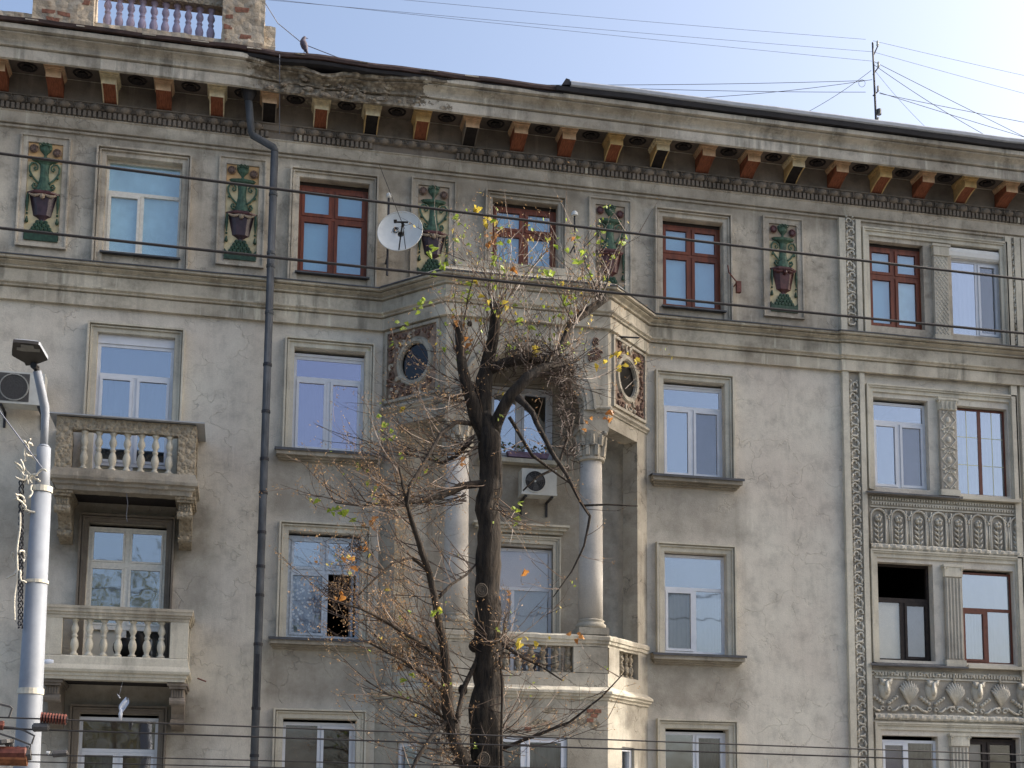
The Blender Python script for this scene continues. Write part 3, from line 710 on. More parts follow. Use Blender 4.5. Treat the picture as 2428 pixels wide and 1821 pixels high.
# top floor
win(*hole('A', 10.0, 11.77), [(.32, [1], [P('glassd', 'cyan', 0)]), (.68, [.48, .52], [P('glassd', 'cyan'), P('glassd', 'cyan', 0)])], M['oldwhite'], y=.12, label='window with cyan-smeared panes and a cream frame', fw=.04)
for c, lab in (('B', 'red-brown wooden window beside the satellite dish'), ('M', 'red-brown wooden window above the oriel'), ('C', 'red-brown wooden window between two vase reliefs'), ('E1', 'red-brown wooden window left of the lattice pilaster')):
    z0 = {'B': 9.97, 'M': 10.45, 'C': 9.98, 'E1': 10.0}[c]
    win(*hole(c, z0, 11.70), [(.34 if c != 'M' else .42, [1, 1], [P('glassd', 'blueblind'), P('glassd', 'blueblind')]), (.66, [1, 1], [P('glassd', 'blueblind'), P('glassd', 'cyan' if c in ('E1',) else 'blueblind')])],
        wood, y=.13, fw=.05, mw=.05, sash=.06, label=lab)
    mb = MB(); mb.box(WC[c][0], WC[c][1], .13, .2, 11.701, 11.77); mb.build('window_head_filler', M['olddark'], B)
wo = win(13.82, 14.94, 9.98, 11.60, [(1, [.55, .45], [P('glass', 'curtain', 0), P('glassd', None)])], pvc, y=.10, label='white plastic window under a roller shutter box')
mb = MB(); pr = [(0, 0), (-.10, .0), (-.13, .04), (-.14, .12), (-.12, .2), (-.06, .235), (0, .24)]
vs = [(13.77, .12+a, 11.60+b) for a, b in pr]+[(15.0, .12+a, 11.60+b) for a, b in pr]; n = len(pr)
mb.add(vs, [tuple(range(n)), tuple(range(2*n-1, n-1, -1))]+[(i, i+n, (i+1) % n+n, (i+1) % n) for i in range(n)]); mb.build('roller_shutter_box', M['white'], wo)
# second row
win(*hole('A', 5.78, 8.53), [(.2, [1], [P('glass', 'curtain', 0)]), (.64, [1, 1], [P('glass', 'curtain'), P('glass', 'curtain')]), (.15, [1, 1], [P(None, 'board', 0), P(None, 'board', 0)])], pvc, y=.06, boxtop=.16, label='white plastic balcony door with net curtains')
win(*hole('B', 6.68, 8.50), [(.2, [1], [P('glass2', None, 0)]), (.8, [1, 1], [P('glass2', 'bluecurtain'), P('glass2', 'netting')])], pvc, y=.13, boxtop=.05, label='white plastic window with violet tinted panes')
win(*hole('C', 6.66, 8.48), [(.2, [1], [P('glass', None, 0)]), (.8, [1, 1], [P('glass', None), P('glassd', 'netting')])], pvc, y=.13, boxtop=.03, label='white plastic window right of the oriel')
win(*hole('E1', 6.72, 8.48), [(.2, [1], [P('glass', None, 0)]), (.8, [1, 1], [P('glass', None), P('glassd', 'netting')])], pvc, y=.13, label='white plastic window left of the diamond pilaster')
wo = win(*hole('E2', 6.70, 8.48), [(1, [1, 1], [P('glass', 'bluecurtain', 0), P('glass', 'bluecurtain', 0)])], M['wood2'], y=.11, fw=.035, mw=.07, label='brown window with pale yellow glazing bars')
ym = simple('pale_yellow_glazing_bar', lin((206, 206, 160)), .5, .05)
mb = MB()
for a, b_ in ((13.86, 14.34), (14.42, 14.9)):
    mb.box((a+b_)/2-.007, (a+b_)/2+.007, .12, .127, 6.74, 8.44)
    for z in (7.33, 7.9): mb.box(a, b_, .1195, .1265, z-.006, z+.006)
mb.build('glazing_bar', ym, wo)
# third row
win(*hole('A', 2.62, 5.12), [(.25, [1, 1], [P('glass', None), P('glass', None)]), (.45, [.5, .5], [P('glass', None), P('glass', None)]), (.3, [.5, .5], [P(None, 'board', 0), P('glassd', 'greycurtain', 0)])], M['oldwhite'], y=.12, fw=.05, mw=.08, sash=.035, label='cream balcony door with four panes')
win(*hole('B', 3.32, 5.15), [(.33, [1, 1], [P('glass', None), P('glass', None)]), (.67, [.55, .45], [P('glassd', 'lace'), P(None, None, 0)])], M['oldblue'], y=.10, label='flaking blue-white window with lace curtain and one casement open', sash=.045)
mb = MB(); mb.box(1.93, 1.97, .2, .62, 3.4, 4.55); mb.build('open_casement', M['oldblue'], B)
win(*hole('C', 3.30, 5.18), [(.33, [1], [P('glass', 'curtain', 0)]), (.67, [.52, .48], [P('glassd', 'greycurtain'), P('glass', 'bluecurtain', 0)])], pvc, y=.11, label='white plastic window with one dark and one pale blue curtain')
win(*hole('E1', 3.33, 5.24), [(.36, [1], [P(None, None, 0)]), (.64, [.45, .45], [P('glassd', 'board', 0), P('glassd', 'greyboard')])], M['olddark'], y=.17, fw=.05, mw=.09, label='old dark window with an open top and boarded lower panes')
win(*hole('E2', 3.33, 5.14), [(.40, [1], [P('glass', 'bluecurtain', 0)]), (.60, [.5, .5], [P('glass', 'bluecurtain'), P('glass', 'curtain', 0)])], M['wood2'], y=.10, fw=.04, label='brown window with pale blue panes')
# fourth row
win(*hole('A', -.4, 1.85), [(.23, [1], [P('glassd', 'brownroom', 0)]), (.77, [1, 1], [P('glassd', 'greycurtain'), P('glassd', 'brownroom')])], M['pvc'], y=.12, label='white window with dim blinds under the lower balcony')
win(*hole('B', -.02, 1.85), [(1, [.5, .5], [P('glassd', 'brownroom', 0), P('glassd', None)])], pvc, y=.13, label='white window with a dim brown blind')
win(*hole('C', -.02, 1.85), [(1, [.5, .5], [P('glass', None, 0), P('glassd', 'greycurtain')])], pvc, y=.13)
win(*hole('E1', -.02, 1.80), [(1, [.45, .5], [P('glassd', 'netting'), P('glassd', 'greycurtain', 0)])], pvc, y=.10)
win(*hole('E2', -.02, 1.86), [(1, [.4, .6], [P('glassd', 'greyboard'), P('glassd', None)])], M['olddark'], y=.14)
# in the loggia
win(*hole('M', 6.85, 8.25), [(1, [1, 1], [P('glass', None), P('glass', None)])], pvc, y=.32, fw=.08, label='white window behind the arch')
win(*hole('M', 2.62, 5.18), [(.28, [1], [P('glassd', 'pink', 0)]), (.72, [.4, .6], [P('glassd', 'browncurtain', 0), P('glassd', 'greyboard', 0)])], pvc, y=.32, label='white loggia door with a pinkish blind')
mb = MB(); bands(mb, 4.24, 5.77, 2.62, 5.40, [(.03, .07), (.035, .05), (.075, .03)], y=.22); mb.build('window_surround', M['stone'], B)
mb = MB(); mb.box(4.1, 5.9, .02, .221, 5.56, 5.60); mb.box(4.15, 5.85, .07, .221, 5.50, 5.558); mb.box(4.2, 5.8, .13, .221, 5.44, 5.498); mb.build('hood_moulding', M['stone'], B)
mb = MB(); mb.box(4.2, 5.85, .04, .221, 6.74, 6.82); mb.build('window_sill', M['stone'], B)

# ---- vase reliefs
def relief(cx, pal, label, zb=9.97, sc=1.0):
    bowl, bgm, top = pal
    rt = empty('vase_relief', (cx, 0, zb), parent=B, label=label); rt.scale = (1, 1, 1.08)
    mb = MB(); w2 = .42
    bands(mb, cx-w2, cx+w2, zb, zb+1.9, [(.03, .06), (.10, .035)], bottom=True); mb.build('relief_frame', M['top'], rt)
    mb = MB(); mb.box(cx-.285, cx+.285, -.010, .0, zb+.13, zb+1.44); mb.build('relief_ground', bgm, rt)
    mb = MB(); mb.box(cx-.285, cx+.285, -.010, .0, zb+1.441, zb+1.765); mb.build('relief_ground', top, rt)
    def L(prof, m, name, sy=.38, n=8): 
        mb = MB(); mb.lathe(prof, (cx, -.012, zb), n, sy=sy); return mb.build(name, m, rt)
    mb = MB(); mb.box(cx-.28, cx+.28, -.06, -.005, zb+.10, zb+.22); 
    for i in (-1, 1):
        mb.prism([(cx+i*.28, zb+.222), (cx+i*.28, zb+.28), (cx+i*.24, zb+.235), (cx+i*.2, zb+.222)][::i], -.06, -.005)
    mb.build('vase_base', M['green2'], rt)
    mb = MB()
    for r in range(4):
        for k in range(6-r):
            x = cx+(k-(5-r)/2)*.068; mb.blob((x, -.045, zb+.245+r*.055), .042, 0, 6, 4, (1, .6, 1))
    mb.build('leaf_mound', M['green2'], rt)
    L([(.07, .43), (.05, .47), (.09, .50), (.15, .53), (.165, .60), (.20, .75), (.225, .86), (.235, .88)], bowl, 'vase_bowl', .42, 6)
    L([(.255, .88), (.275, .90), (.275, .925), (.20, .945)], M['maroon'], 'bowl_brim', .42, 6)
    mb = MB()
    for i in (-1, 1):
        mb.tube([(cx+i*(.03+.05*k), -.115+.006*k, zb+.865-.03*math.sin(k*math.pi/4)) for k in range(5)], [.012, .02, .024, .02, .012], 6)
    mb.blob((cx, -.11, zb+.83), .045, 0, 8, 5)
    mb.build('ribbon_swag', M['cera3'] if bowl != M['maroon'] else M['maroon'], rt)
    for i in (-1, 1):
        mb = MB(); x = cx+i*.25
        mb.tube([(x, -.05, zb+.88), (x+.004*i, -.055, zb+.74), (x, -.05, zb+.58)], [.02, .03, .012], 6); mb.blob((x, -.04, zb+.55), .022, 0, 6, 4)
        mb.lathe([(.02, 0), (.032, .02), (.012, .10)], (x, -.035, zb+.40), 8)
        mb.build('tassel', M['green2'], rt)
    L([(.15, .945), (.145, .98), (.125, 1.02), (.10, 1.08), (.075, 1.2), (.072, 1.32), (.085, 1.40), (.12, 1.43)], M['green'], 'vase_neck', .5, 10)
    L([(.12, 1.43), (.21, 1.46), (.24, 1.50), (.10, 1.52)], M['green'], 'vase_lip', .35, 10)
    for i in (-1, 1):
        mb = MB(); pts = [(.09, 1.08), (.15, 1.13), (.20, 1.19), (.245, 1.27), (.25, 1.35), (.21, 1.41), (.15, 1.41), (.11, 1.36), (.115, 1.31), (.15, 1.29), (.17, 1.325), (.15, 1.345)]
        mb.tube([(cx+i*a, -.04, zb+b) for a, b in pts], [.018]*6+[.016, .015, .014, .013, .016, .018], 6)
        mb.blob((cx+i*.225, -.04, zb+1.19), .028, 0, 6, 4)
        pts = [(.11, .97), (.16, .98), (.185, 1.02), (.165, 1.06), (.13, 1.05), (.14, 1.02)]
        mb.tube([(cx+i*a, -.045, zb+b) for a, b in pts], [.02, .02, .02, .018, .016, .02], 6)
        mb.build('handle_scroll', M['green'], rt)
        mb = MB(); mb.lathe([(.005, -.03), (.05, -.022), (.075, 0), (.05, .022)], (0, 0, 0), 12)
        mb.v = [(cx+i*.195+a, -.035-c, zb+1.64-.02*i+b) for a, b, c in mb.v]
        for k in range(8):
            q = k*math.pi/4; mb.blob((cx+i*.195+.045*math.cos(q), -.055, zb+1.64-.02*i+.045*math.sin(q)), .016, 0, 5, 4)
        mb.build('flower', M['flower'] if bowl != M['maroon'] else M['maroon'], rt)
    mb = MB(); mb.lathe([(.04, 1.52), (.02, 1.56), (.05, 1.60), (.09, 1.64), (.11, 1.70), (.10, 1.74), (.03, 1.76)], (cx, -.012, zb), 10, sy=.5)
    for a, b_ in ((-.08, 1.72), (-.03, 1.735), (.03, 1.735), (.08, 1.72)):
        mb.tube([(cx+a+.022*math.cos(t), -.075, zb+b_+.022*math.sin(t)) for t in [k*.8 for k in range(9)]], .009, 5)
    mb.build('leaf_bud', M['green'], rt)
PD = (M['purple'], M['cera'], M['cera2'])
relief(-3.60, PD, 'leftmost vase relief, green urn over a purple-black bowl on cream ground')
relief(-.215, PD, 'vase relief beside the drainpipe')
relief(3.26, (M['purple'], M['cera'], M['cera3']), 'vase relief behind the satellite dish')
relief(6.66, (M['maroon'], M['cera3'], M['cera3']), 'vase relief with maroon bowl above the oriel')
relief(10.18, (M['maroon'], M['cera'], M['cera3']), 'vase relief with maroon bowl right of the oriel')

# ---- balconies of the left column
def balcony(z, old, label):
    """z = height of the slab underside edge"""
    bt = empty('balcony', (-1.95, -.45, z), parent=B, label=label)
    body, p = (M['yrough'] if old else M['stone']), .98
    x0, x1 = -3.06, -.80
    def RB(name, a, b_, y0, y1, c, d, mat, amp):
        mb = MB(); 
        if amp == 0: mb.box(a, b_, y0, y1, c, d); return mb.build(name, mat, bt)
        nx, nz, ny = max(1, int((b_-a)/.07)), max(1, int((d-c)/.07)), max(1, int((y1-y0)/.1))
        def Q(x, y, zz):
            v = Vector((x, y, zz)); k = mnoise.noise(v*5)*.6+mnoise.noise(v*13)*.5; return (x+amp*k, y+amp*mnoise.noise(v*7), zz+amp*k)
        def grid(f, na, nb):
            vs = [f(i/na, j/nb) for i in range(na+1) for j in range(nb+1)]
            mb.add(vs, [(i*(nb+1)+j, (i+1)*(nb+1)+j, (i+1)*(nb+1)+j+1, i*(nb+1)+j+1) for i in range(na) for j in range(nb)])
        grid(lambda s, t: Q(a+(b_-a)*s, y0, c+(d-c)*t), nx, nz); grid(lambda s, t: Q(b_-(b_-a)*s, y1, c+(d-c)*t), nx, nz)
        grid(lambda s, t: Q(a, y1+(y0-y1)*s, c+(d-c)*t), ny, nz); grid(lambda s, t: Q(b_, y0+(y1-y0)*s, c+(d-c)*t), ny, nz)
        grid(lambda s, t: Q(a+(b_-a)*s, y0+(y1-y0)*t, d), nx, ny); grid(lambda s, t: Q(a+(b_-a)*s, y1+(y0-y1)*t, c), nx, ny)
        return mb.build(name, mat, bt)
    am = .018 if old else 0
    # slab with moulded edge
    mb = MB(); pth = [(x0, 0), (x0, -p), (x1, -p), (x1, 0)]
    prof = ([(-.3, z), (-.04, z), (-.035, z+.05), (-.01, z+.06), (-.01, z+.10), (.03, z+.12), (.045, z+.16), (.03, z+.20), (.01, z+.24), (.0, z+.36), (-.02, z+.385), (-.3, z+.385)] if not old else
            [(-.3, z-.02), (-.05, z-.01), (-.04, z+.06), (.0, z+.08), (.0, z+.13), (.05, z+.15), (.055, z+.20), (.02, z+.30), (.0, z+.345), (-.3, z+.345)])
    def dm(q):
        if not old: return q
        k = mnoise.noise(q*6)*.5+mnoise.noise(q*14)*.5
        return Vector((q.x+.015*k, q.y+.02*k, q.z+.02*k))
    sweep(pth, sweep_dense(prof, 2), mb, 0, .08 if old else .5, dm); mb.build('slab_edge', M['sill'] if old else M['stone'], bt)
    mb = MB(); mb.box(x0+.1, x1-.1, -p+.1, .0, z+.01, z+.1); mb.build('slab', M['blackened'], bt)  # near-black underside paints in the shade below the balcony
    zb = z+(.345 if old else .385); zr = z+(1.0 if old else .99)   # opening bottom / rail underside
    hr = .20 if old else .05
    # front posts
    RB('post', x0+.01, x0+.27, -p+.01, -p+.17, zb, zr, body, am); RB('post', x1-.30, x1-.01, -p+.01, -p+.17, zb, zr, body, am)
    if old:
        RB('rail', x0+.01, x1-.01, -p+.01, -p+.17, zr, zr+.20, body, .02)
        mb = MB(); mb.box(x0-.10, x1+.12, -p-.08, -p+.22, zr+.215, zr+.235); mb.box(x1-.1, x1+.12, -p+.2201, 0, zr+.215, zr+.235); mb.box(x0-.10, x0+.1, -p+.2201, 0, zr+.215, zr+.235)
        mb.build('rail_capping', M['roofpale'], bt)
        RB('side_rail', x1-.17, x1-.01, -p+.17, 0, zr+.0, zr+.2, body, .015); RB('side_rail', x0+.01, x0+.17, -p+.17, 0, zr, zr+.2, body, .015)
    else:
        mb = MB()
        prof = [(-.16, zr), (.0, zr), (.0, zr+.05), (.02, zr+.055), (.02, zr+.085), (.045, zr+.10), (.045, zr+.15), (.055, zr+.155), (.055, zr+.20), (-.16, zr+.215)]
        sweep([(x0, 0), (x0, -p), (x1, -p), (x1, 0)], prof, mb, 0, .5); mb.build('rail', M['ledge'], bt)
    for sx in (x0+.01, x1-.17):
        RB('side_parapet', sx, sx+.16, -.28, 0, zb, zr, body, am)
    # balusters
    h = zr-zb
    mb = MB(); mb.lathe(baluster_prof(h, .068), (0, 0, 0), 12); bs = mb.build('baluster', M['stone'], None, smooth=True, origin=(0, 0, 0))
    n = 7; xa, xb = x0+.27, x1-.30; lst = [(xa+.19+(xb-xa-.33)*i/(n-1), -p+.09) for i in range(n)]+[(x1-.09, -.68), (x1-.09, -.42), (x0+.09, -.68), (x0+.09, -.42)]
    for i, (x, y) in enumerate(lst):
        loc = Vector((x, y, zb))
        if i == 0: bs.parent = bt; WL[bs] = loc; bs.location = loc-WL[bt]
        else: inst(bs, 'baluster', loc, bt)
    # consoles
    for cx0 in (x0+.01, x1-.29):
        mb = MB(); a, b_ = cx0, cx0+.27
        side = [(-.86, z-.02), (-.86, z-.06), (-.80, z-.10), (-.80, z-.24), (-.62, z-.30), (-.46, z-.36), (-.34, z-.48), (-.30, z-.62), (-.20, z-.70), (-.0, z-.74), (0, z-.02)]
        n_ = len(side)
        mb.add([(a+.03, y, zz) for y, zz in side]+[(b_-.03, y, zz) for y, zz in side], [tuple(range(n_-1, -1, -1)), tuple(range(n_, 2*n_))]+[(i, (i+1) % n_, (i+1) % n_+n_, i+n_) for i in range(n_)])
        mb.box(a-.03, b_+.03, -.90, 0, z-.055, z-.012); mb.box(a, b_, -.87, 0, z-.10, z-.056)
        for t in range(5): mb.tube([(a+.05+t*.042, -.805, z-.11), (a+.05+t*.042, -.805, z-.23)], .012, 5)
        mb.tube([(a+.01, -.76, z-.30), (b_-.01, -.76, z-.30)], .07, 10); mb.tube([(a+.02, -.33, z-.62), (b_-.02, -.33, z-.62)], .06, 10)
        mb.build('console', [M['yrough'] if old else M['dark_stone']], bt)
balcony(5.50, True, 'upper balcony, crumbling yellowish render with white balusters')
balcony(2.37, False, 'lower balcony, smooth grey stone with moulded rail')

# ---- drainpipe
pipe = empty('drainpipe', (.37, -.13, GZ), 'long blue-grey drainpipe running down the facade beside the windows', 'drainpipe')
PYY = -.345; px = at(628, 1050, PYY).x
mb = MB(); pts = [(px, PYY, GZ+.1), (px, PYY, 12.02)]; mb.tube(pts, .068, 12); mb.build('pipe', M['pipe'], pipe, smooth=True)
mb = MB(); a = at(540*K, 232*K, -.62); b_ = at(541*K, 288*K, -.5)
e1 = at(646, 352, PYY); e2 = at(596, 318, -.40); e3 = at(589, 236, -.50)
mb.tube([(px, PYY, 12.02), (px, PYY, e1.z-.02), (px-.02, PYY-.01, e1.z+.02), e2+Vector((.02, 0, -.02)), e2+Vector((0, 0, .03)), e3], [.068, .068, .068, .066, .066, .07], 12); mb.build('swan_neck', M['pipe'], pipe, smooth=True)
mb = MB(); mb.lathe([(.07, 0), (.12, .10), (.14, .16), (.14, .24)], (e3.x, -.50, 12.84), 12); mb.build('hopper', M['pipedark'], pipe)
for z in (11.2, 10.1, 9.86, 9.0, 8.05, 7.2, 6.35, 5.75, 5.05, 4.45, 3.95, 3.1, 2.0, 1.2, .4, -1, -2.5):
    mb = MB(); mb.tube([(px, PYY, z), (px, PYY, z+.05)], .078, 12); mb.build('pipe_collar', M['pipedark'] if z < 9 else M['pipe'], pipe)
mb = MB(); mb.box(px-.04, px+.03, PYY-.072, PYY-.05, 2.0, 2.95); mb.build('pipe_patch', M['pipedark'], pipe, label='dark torn patch')

# ---- oriel
OR = empty('oriel', (4.85, -.5, 2.3), parent=B, label='three-sided projecting loggia with columns, arch and round side openings')
nr = Vector((-(OY), -(OX1-FX1), 0)); cr_len = math.hypot(OX1-FX1, OY)
def face_xy(side, t, off=0.0):
    """point on a canted face, t metres from the wall, off outwards"""
    sg = 1 if side == 'R' else -1
    xw, xf = (OX1, FX1) if side == 'R' else (OX0, FX0)
    d = Vector((xf-xw, OY, 0))/cr_len; n = Vector((sg*abs(OY), -abs(OX1-FX1), 0)).normalized()
    p = Vector((xw, 0, 0))+d*t+n*off; return p
L_ = cr_len
# upper box: front face with arch
mb = MB(); cxA, zA, rA = (FX0+FX1)/2, 7.46, 1.02; ztop_, zbot = 8.99, 7.18; ns = 44
xs_ = [FX0+(FX1-FX0)*i/ns for i in range(ns+1)]
xs_ = sorted(set(xs_+[cxA-rA, cxA+rA]))
def zlow(x):
    d = abs(x-cxA); return zbot if d >= rA-1e-6 else zA+math.sqrt(max(0, rA*rA-d*d))
for i in range(len(xs_)-1):
    a, b_ = xs_[i], xs_[i+1]; mid = (a+b_)/2; ins = abs(mid-cxA) < rA
    za = zlow(a) if (abs(a-cxA) < rA-1e-6) else (zA if ins else zbot); zb_ = zlow(b_) if (abs(b_-cxA) < rA-1e-6) else (zA if ins else zbot)
    mb.quad((a, OY, za), (b_, OY, zb_), (b_, OY, ztop_), (a, OY, ztop_)); mb.quad((b_, OY+.28, zb_), (a, OY+.28, za), (a, OY+.28, ztop_), (b_, OY+.28, ztop_))
    mb.quad((a, OY+.28, za), (b_, OY+.28, zb_), (b_, OY, zb_), (a, OY, za))
for x in (cxA-rA, cxA+rA): mb.quad((x, OY, zbot), (x, OY+.28, zbot), (x, OY+.28, zA), (x, OY, zA))
mb.build('arched_front', M['oriel'], OR)
mb = MB()
for r0, r1, p in ((rA, rA+.05, .03), (rA+.05, rA+.18, .05), (rA+.18, rA+.22, .075)):
    n = 30
    for i in range(n):
        a0, a1 = math.pi*i/n, math.pi*(i+1)/n
        q = [(cxA+r*math.cos(t), zA+r*math.sin(t)) for r, t in ((r0, a0), (r1, a0), (r1, a1), (r0, a1))]
        mb.prism(q, OY-p, OY+.0)
mb.build('archivolt', M['oriel'], OR)
# canted faces with octagon-ish oculus: ring of quads between a circle and the rectangle
def canted(side):
    mb = MB(); zc, rz, tc, rt = 8.28, .34, L_*.52, .32; n = 32
    def PT(t, z, off=0): p = face_xy(side, t, off); return (p.x, p.y, z)
    z0, z1 = 7.18, 8.99; inner = []; outer = []
    for k in range(n):
        a = 2*math.pi*k/n; ca, sa = math.cos(a), math.sin(a); inner.append((tc+rt*ca, zc+rz*sa))
        sx = ((L_-tc) if ca > 0 else tc)/max(abs(ca), 1e-6); sz = ((z1-zc) if sa > 0 else (zc-z0))/max(abs(sa), 1e-6); s = min(sx, sz); outer.append((tc+s*ca, zc+s*sa))
    for off in (0, -.28):
        for k in range(n):
            j = (k+1) % n; mb.quad(PT(*inner[k], off), PT(*outer[k], off), PT(*outer[j], off), PT(*inner[j], off))
        for (ct, cz) in ((0, z0), (0, z1), (L_, z0), (L_, z1)):
            # fill corner triangles left by radial clipping
            c = min(range(n), key=lambda k: 1e9 if False else (0 if True else 0)) if False else None
            ks = [k for k in range(n) if abs(outer[k][0]-ct) < 1e-4]; kz = [k for k in range(n) if abs(outer[k][1]-cz) < 1e-4]
            if ks and kz:
                k1 = min(ks, key=lambda k: abs(outer[k][1]-cz)); k2 = min(kz, key=lambda k: abs(outer[k][0]-ct))
                if k1 != k2: mb.add([PT(*outer[k1], off), PT(ct, cz, off), PT(*outer[k2], off)], [(0, 1, 2)])
    for k in range(n):
        j = (k+1) % n; mb.quad(PT(*inner[k]), PT(*inner[j]), PT(*inner[j], -.28), PT(*inner[k], -.28))
    mb.quad(PT(0, z0), PT(L_, z0), PT(L_, z0, -.28), PT(0, z0, -.28))
    mb.build('canted_wall', M['oriel'], OR)
    mb = MB(); mb.add([PT(*v, -.03) for v in inner], [tuple(range(n))]); mb.build('oculus_pane', M['glassb'], OR)
    mb = MB(); mb.add([PT(*v, -.04) for v in inner], [tuple(range(n))]); mb.build('oculus_shade_backing', M['black'], OR)  # black sheet added behind the pane, paints the unlit interior
    # ring
    mb = MB()
    for (ra, rb, p) in ((1.0, 1.06, .02), (1.06, 1.26, .04), (1.26, 1.30, .02)):
        for k in range(n):
            a0, a1 = 2*math.pi*k/n, 2*math.pi*(k+1)/n
            q = [(tc+rt*r*math.cos(a), zc+rz*r*math.sin(a)) for r, a in ((ra, a0), (rb, a0), (rb, a1), (ra, a1))]
            mb.add([PT(*v, p) for v in q]+[PT(*v, 0) for v in q], [(0, 1, 2, 3), (1, 5, 6, 2), (0, 3, 7, 4)])
    mb.build('oculus_ring', M['oriel'], OR)
    # panel frame + ground + scrolls
    mb = MB(); ta, tb, za, zb = .14, L_-.20, 7.66, 8.90
    def bar(t0, t1, zz0, zz1, o0, o1, m=0):
        q = [(t0, zz0), (t1, zz0), (t1, zz1), (t0, zz1)]
        mb.add([PT(*v, o1) for v in q]+[PT(*v, o0) for v in q], [(0, 1, 2, 3), (0, 4, 5, 1), (1, 5, 6, 2), (2, 6, 7, 3), (3, 7, 4, 0)], m)
    bar(ta-.05, tb+.05, zb, zb+.05, 0, .045); bar(ta-.05, tb+.05, za-.05, za, 0, .045); bar(ta-.05, ta, za, zb, 0, .045); bar(tb, tb+.05, za, zb, 0, .045)
    mb.build('panel_frame', M['oriel'], OR)
    random.seed(5 if side == 'R' else 6)
    mbs = [MB(), MB()]
    def spiral(t, z, r, dr, a0, turn, m):
        pts = []
        for k in range(14):
            f = k/13; rr = r*(1-.85*f); a = a0+turn*f*4.6; pts.append(PT(t+rr*math.cos(a), z+rr*math.sin(a), .022))
        mbs[m].tube(pts, [.016+.012*(1-k/13) for k in range(14)], 5)
    for t in [ta+.09+.145*i for i in range(7)]:
        for z in [za+.08+.135*i for i in range(9)]:
            if t > tb-.05 or ((t-tc)/(rt*1.42))**2+((z-zc)/(rz*1.42))**2 < 1: continue
            spiral(t+U(-.02, .02), z+U(-.02, .02), U(.05, .085), 0, U(0, 6.28), random.choice((-1, 1)), random.choice((0, 0, 1)))
            if R() < .7:
                p = face_xy(side, t+U(-.06, .06), .02); mbs[random.choice((0, 0, 1))].blob((p.x, p.y, z+U(-.06, .06)), U(.025, .045), 0, 6, 4)
    mbs[0].build('scroll_relief', M['clay'], OR, kind='stuff'); mbs[1].build('scroll_relief', M['clay2'], OR, kind='stuff')
    mb = MB()
    for k in range(n):
        j = (k+1) % n
    # dark patched ground beneath scrolls
    for k in range(n):
        j = (k+1) % n
        def cl(v): return (min(max(v[0], ta), tb), min(max(v[1], za), zb))
        i0 = (tc+rt*1.36*math.cos(2*math.pi*k/n), zc+rz*1.36*math.sin(2*math.pi*k/n)); i1 = (tc+rt*1.36*math.cos(2*math.pi*j/n), zc+rz*1.36*math.sin(2*math.pi*j/n))
        o0, o1 = cl(outer[k]), cl(outer[j]); mb.quad(PT(*cl(i0), .004), PT(*o0, .004), PT(*o1, .004), PT(*cl(i1), .004))
    mb.build('panel_ground', simple('dark_relief_ground_'+side, lin((140, 120, 104)), .9, .4, 8, bumps=.5), OR)
for s in 'LR': canted(s)
random.seed(23)
# spandrel ornaments on the front
for sx in (-1, 1):
    mb = MB()
    for k in range(12):
        x = cxA+sx*U(1.12, 1.32); z = U(8.35, 8.85)
        mb.tube([(x+.05*math.cos(a)*(1-a/9), OY-.02, z+.05*math.sin(a)*(1-a/9)) for a in [j*.6 for j in range(9)]], .016, 5)
    mb.build('spandrel_ornament', M['clay'], OR)
# impost ledge along the lintel
oripath = [(OX0, 0), (FX0, OY), (FX1, OY), (OX1, 0)]
def part_sweep(name, prof, mat, path=oripath, sub=.3, dm=None, parent=OR):
    mb = MB(); sweep(path, prof, mb, 0, sub, dm); return mb.build(name, mat, parent)
for path in ([(OX0, 0), (FX0, OY), (cxA-rA-.2, OY)], [(cxA+rA+.2, OY), (FX1, OY), (OX1, 0)]):
    part_sweep('impost_moulding', [(.0, 7.43), (.025, 7.435), (.03, 7.46), (.07, 7.49), (.075, 7.52), (.05, 7.545), (.0, 7.55)], M['oriel'], path)
# interior ceiling, roof of the oriel
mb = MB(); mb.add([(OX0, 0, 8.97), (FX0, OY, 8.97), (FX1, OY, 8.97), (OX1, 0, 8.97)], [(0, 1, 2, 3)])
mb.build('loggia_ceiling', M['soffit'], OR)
mb = MB(); zr0, zr1 = 9.735, 10.40
o = .26; A0, A1, A2, A3 = (OX0-.36, 0, zr0), (FX0-.11, OY-o, zr0), (FX1+.11, OY-o, zr0), (OX1+.36, 0, zr0); T0, T1 = (3.6, 0, zr1), (6.3, 0, zr1)
mb.add([A0, A1, A2, A3, T0, T1], [(0, 1, 4), (1, 2, 5, 4), (2, 3, 5)]); mb.build('oriel_roof', M['ledge'], OR)
mb = MB(); mb.box(3.65, 6.25, -.22, .001, 10.30, 10.44); mb.build('parapet_sill', M['ledge'], OR)
# wall piers beside the canted openings
for side in 'LR':
    mb = MB(); p = [face_xy(side, t, o) for t, o in ((0, 0), (.38, 0), (.38, -.30), (0, -.30))]
    vs = [(q.x, min(q.y, .0), 3.3) for q in p]+[(q.x, min(q.y, .0), 7.18) for q in p]
    mb.add(vs, [(0, 1, 5, 4), (1, 2, 6, 5), (2, 3, 7, 6), (3, 0, 4, 7)]); mb.build('wall_pier', M['oriel'], OR)
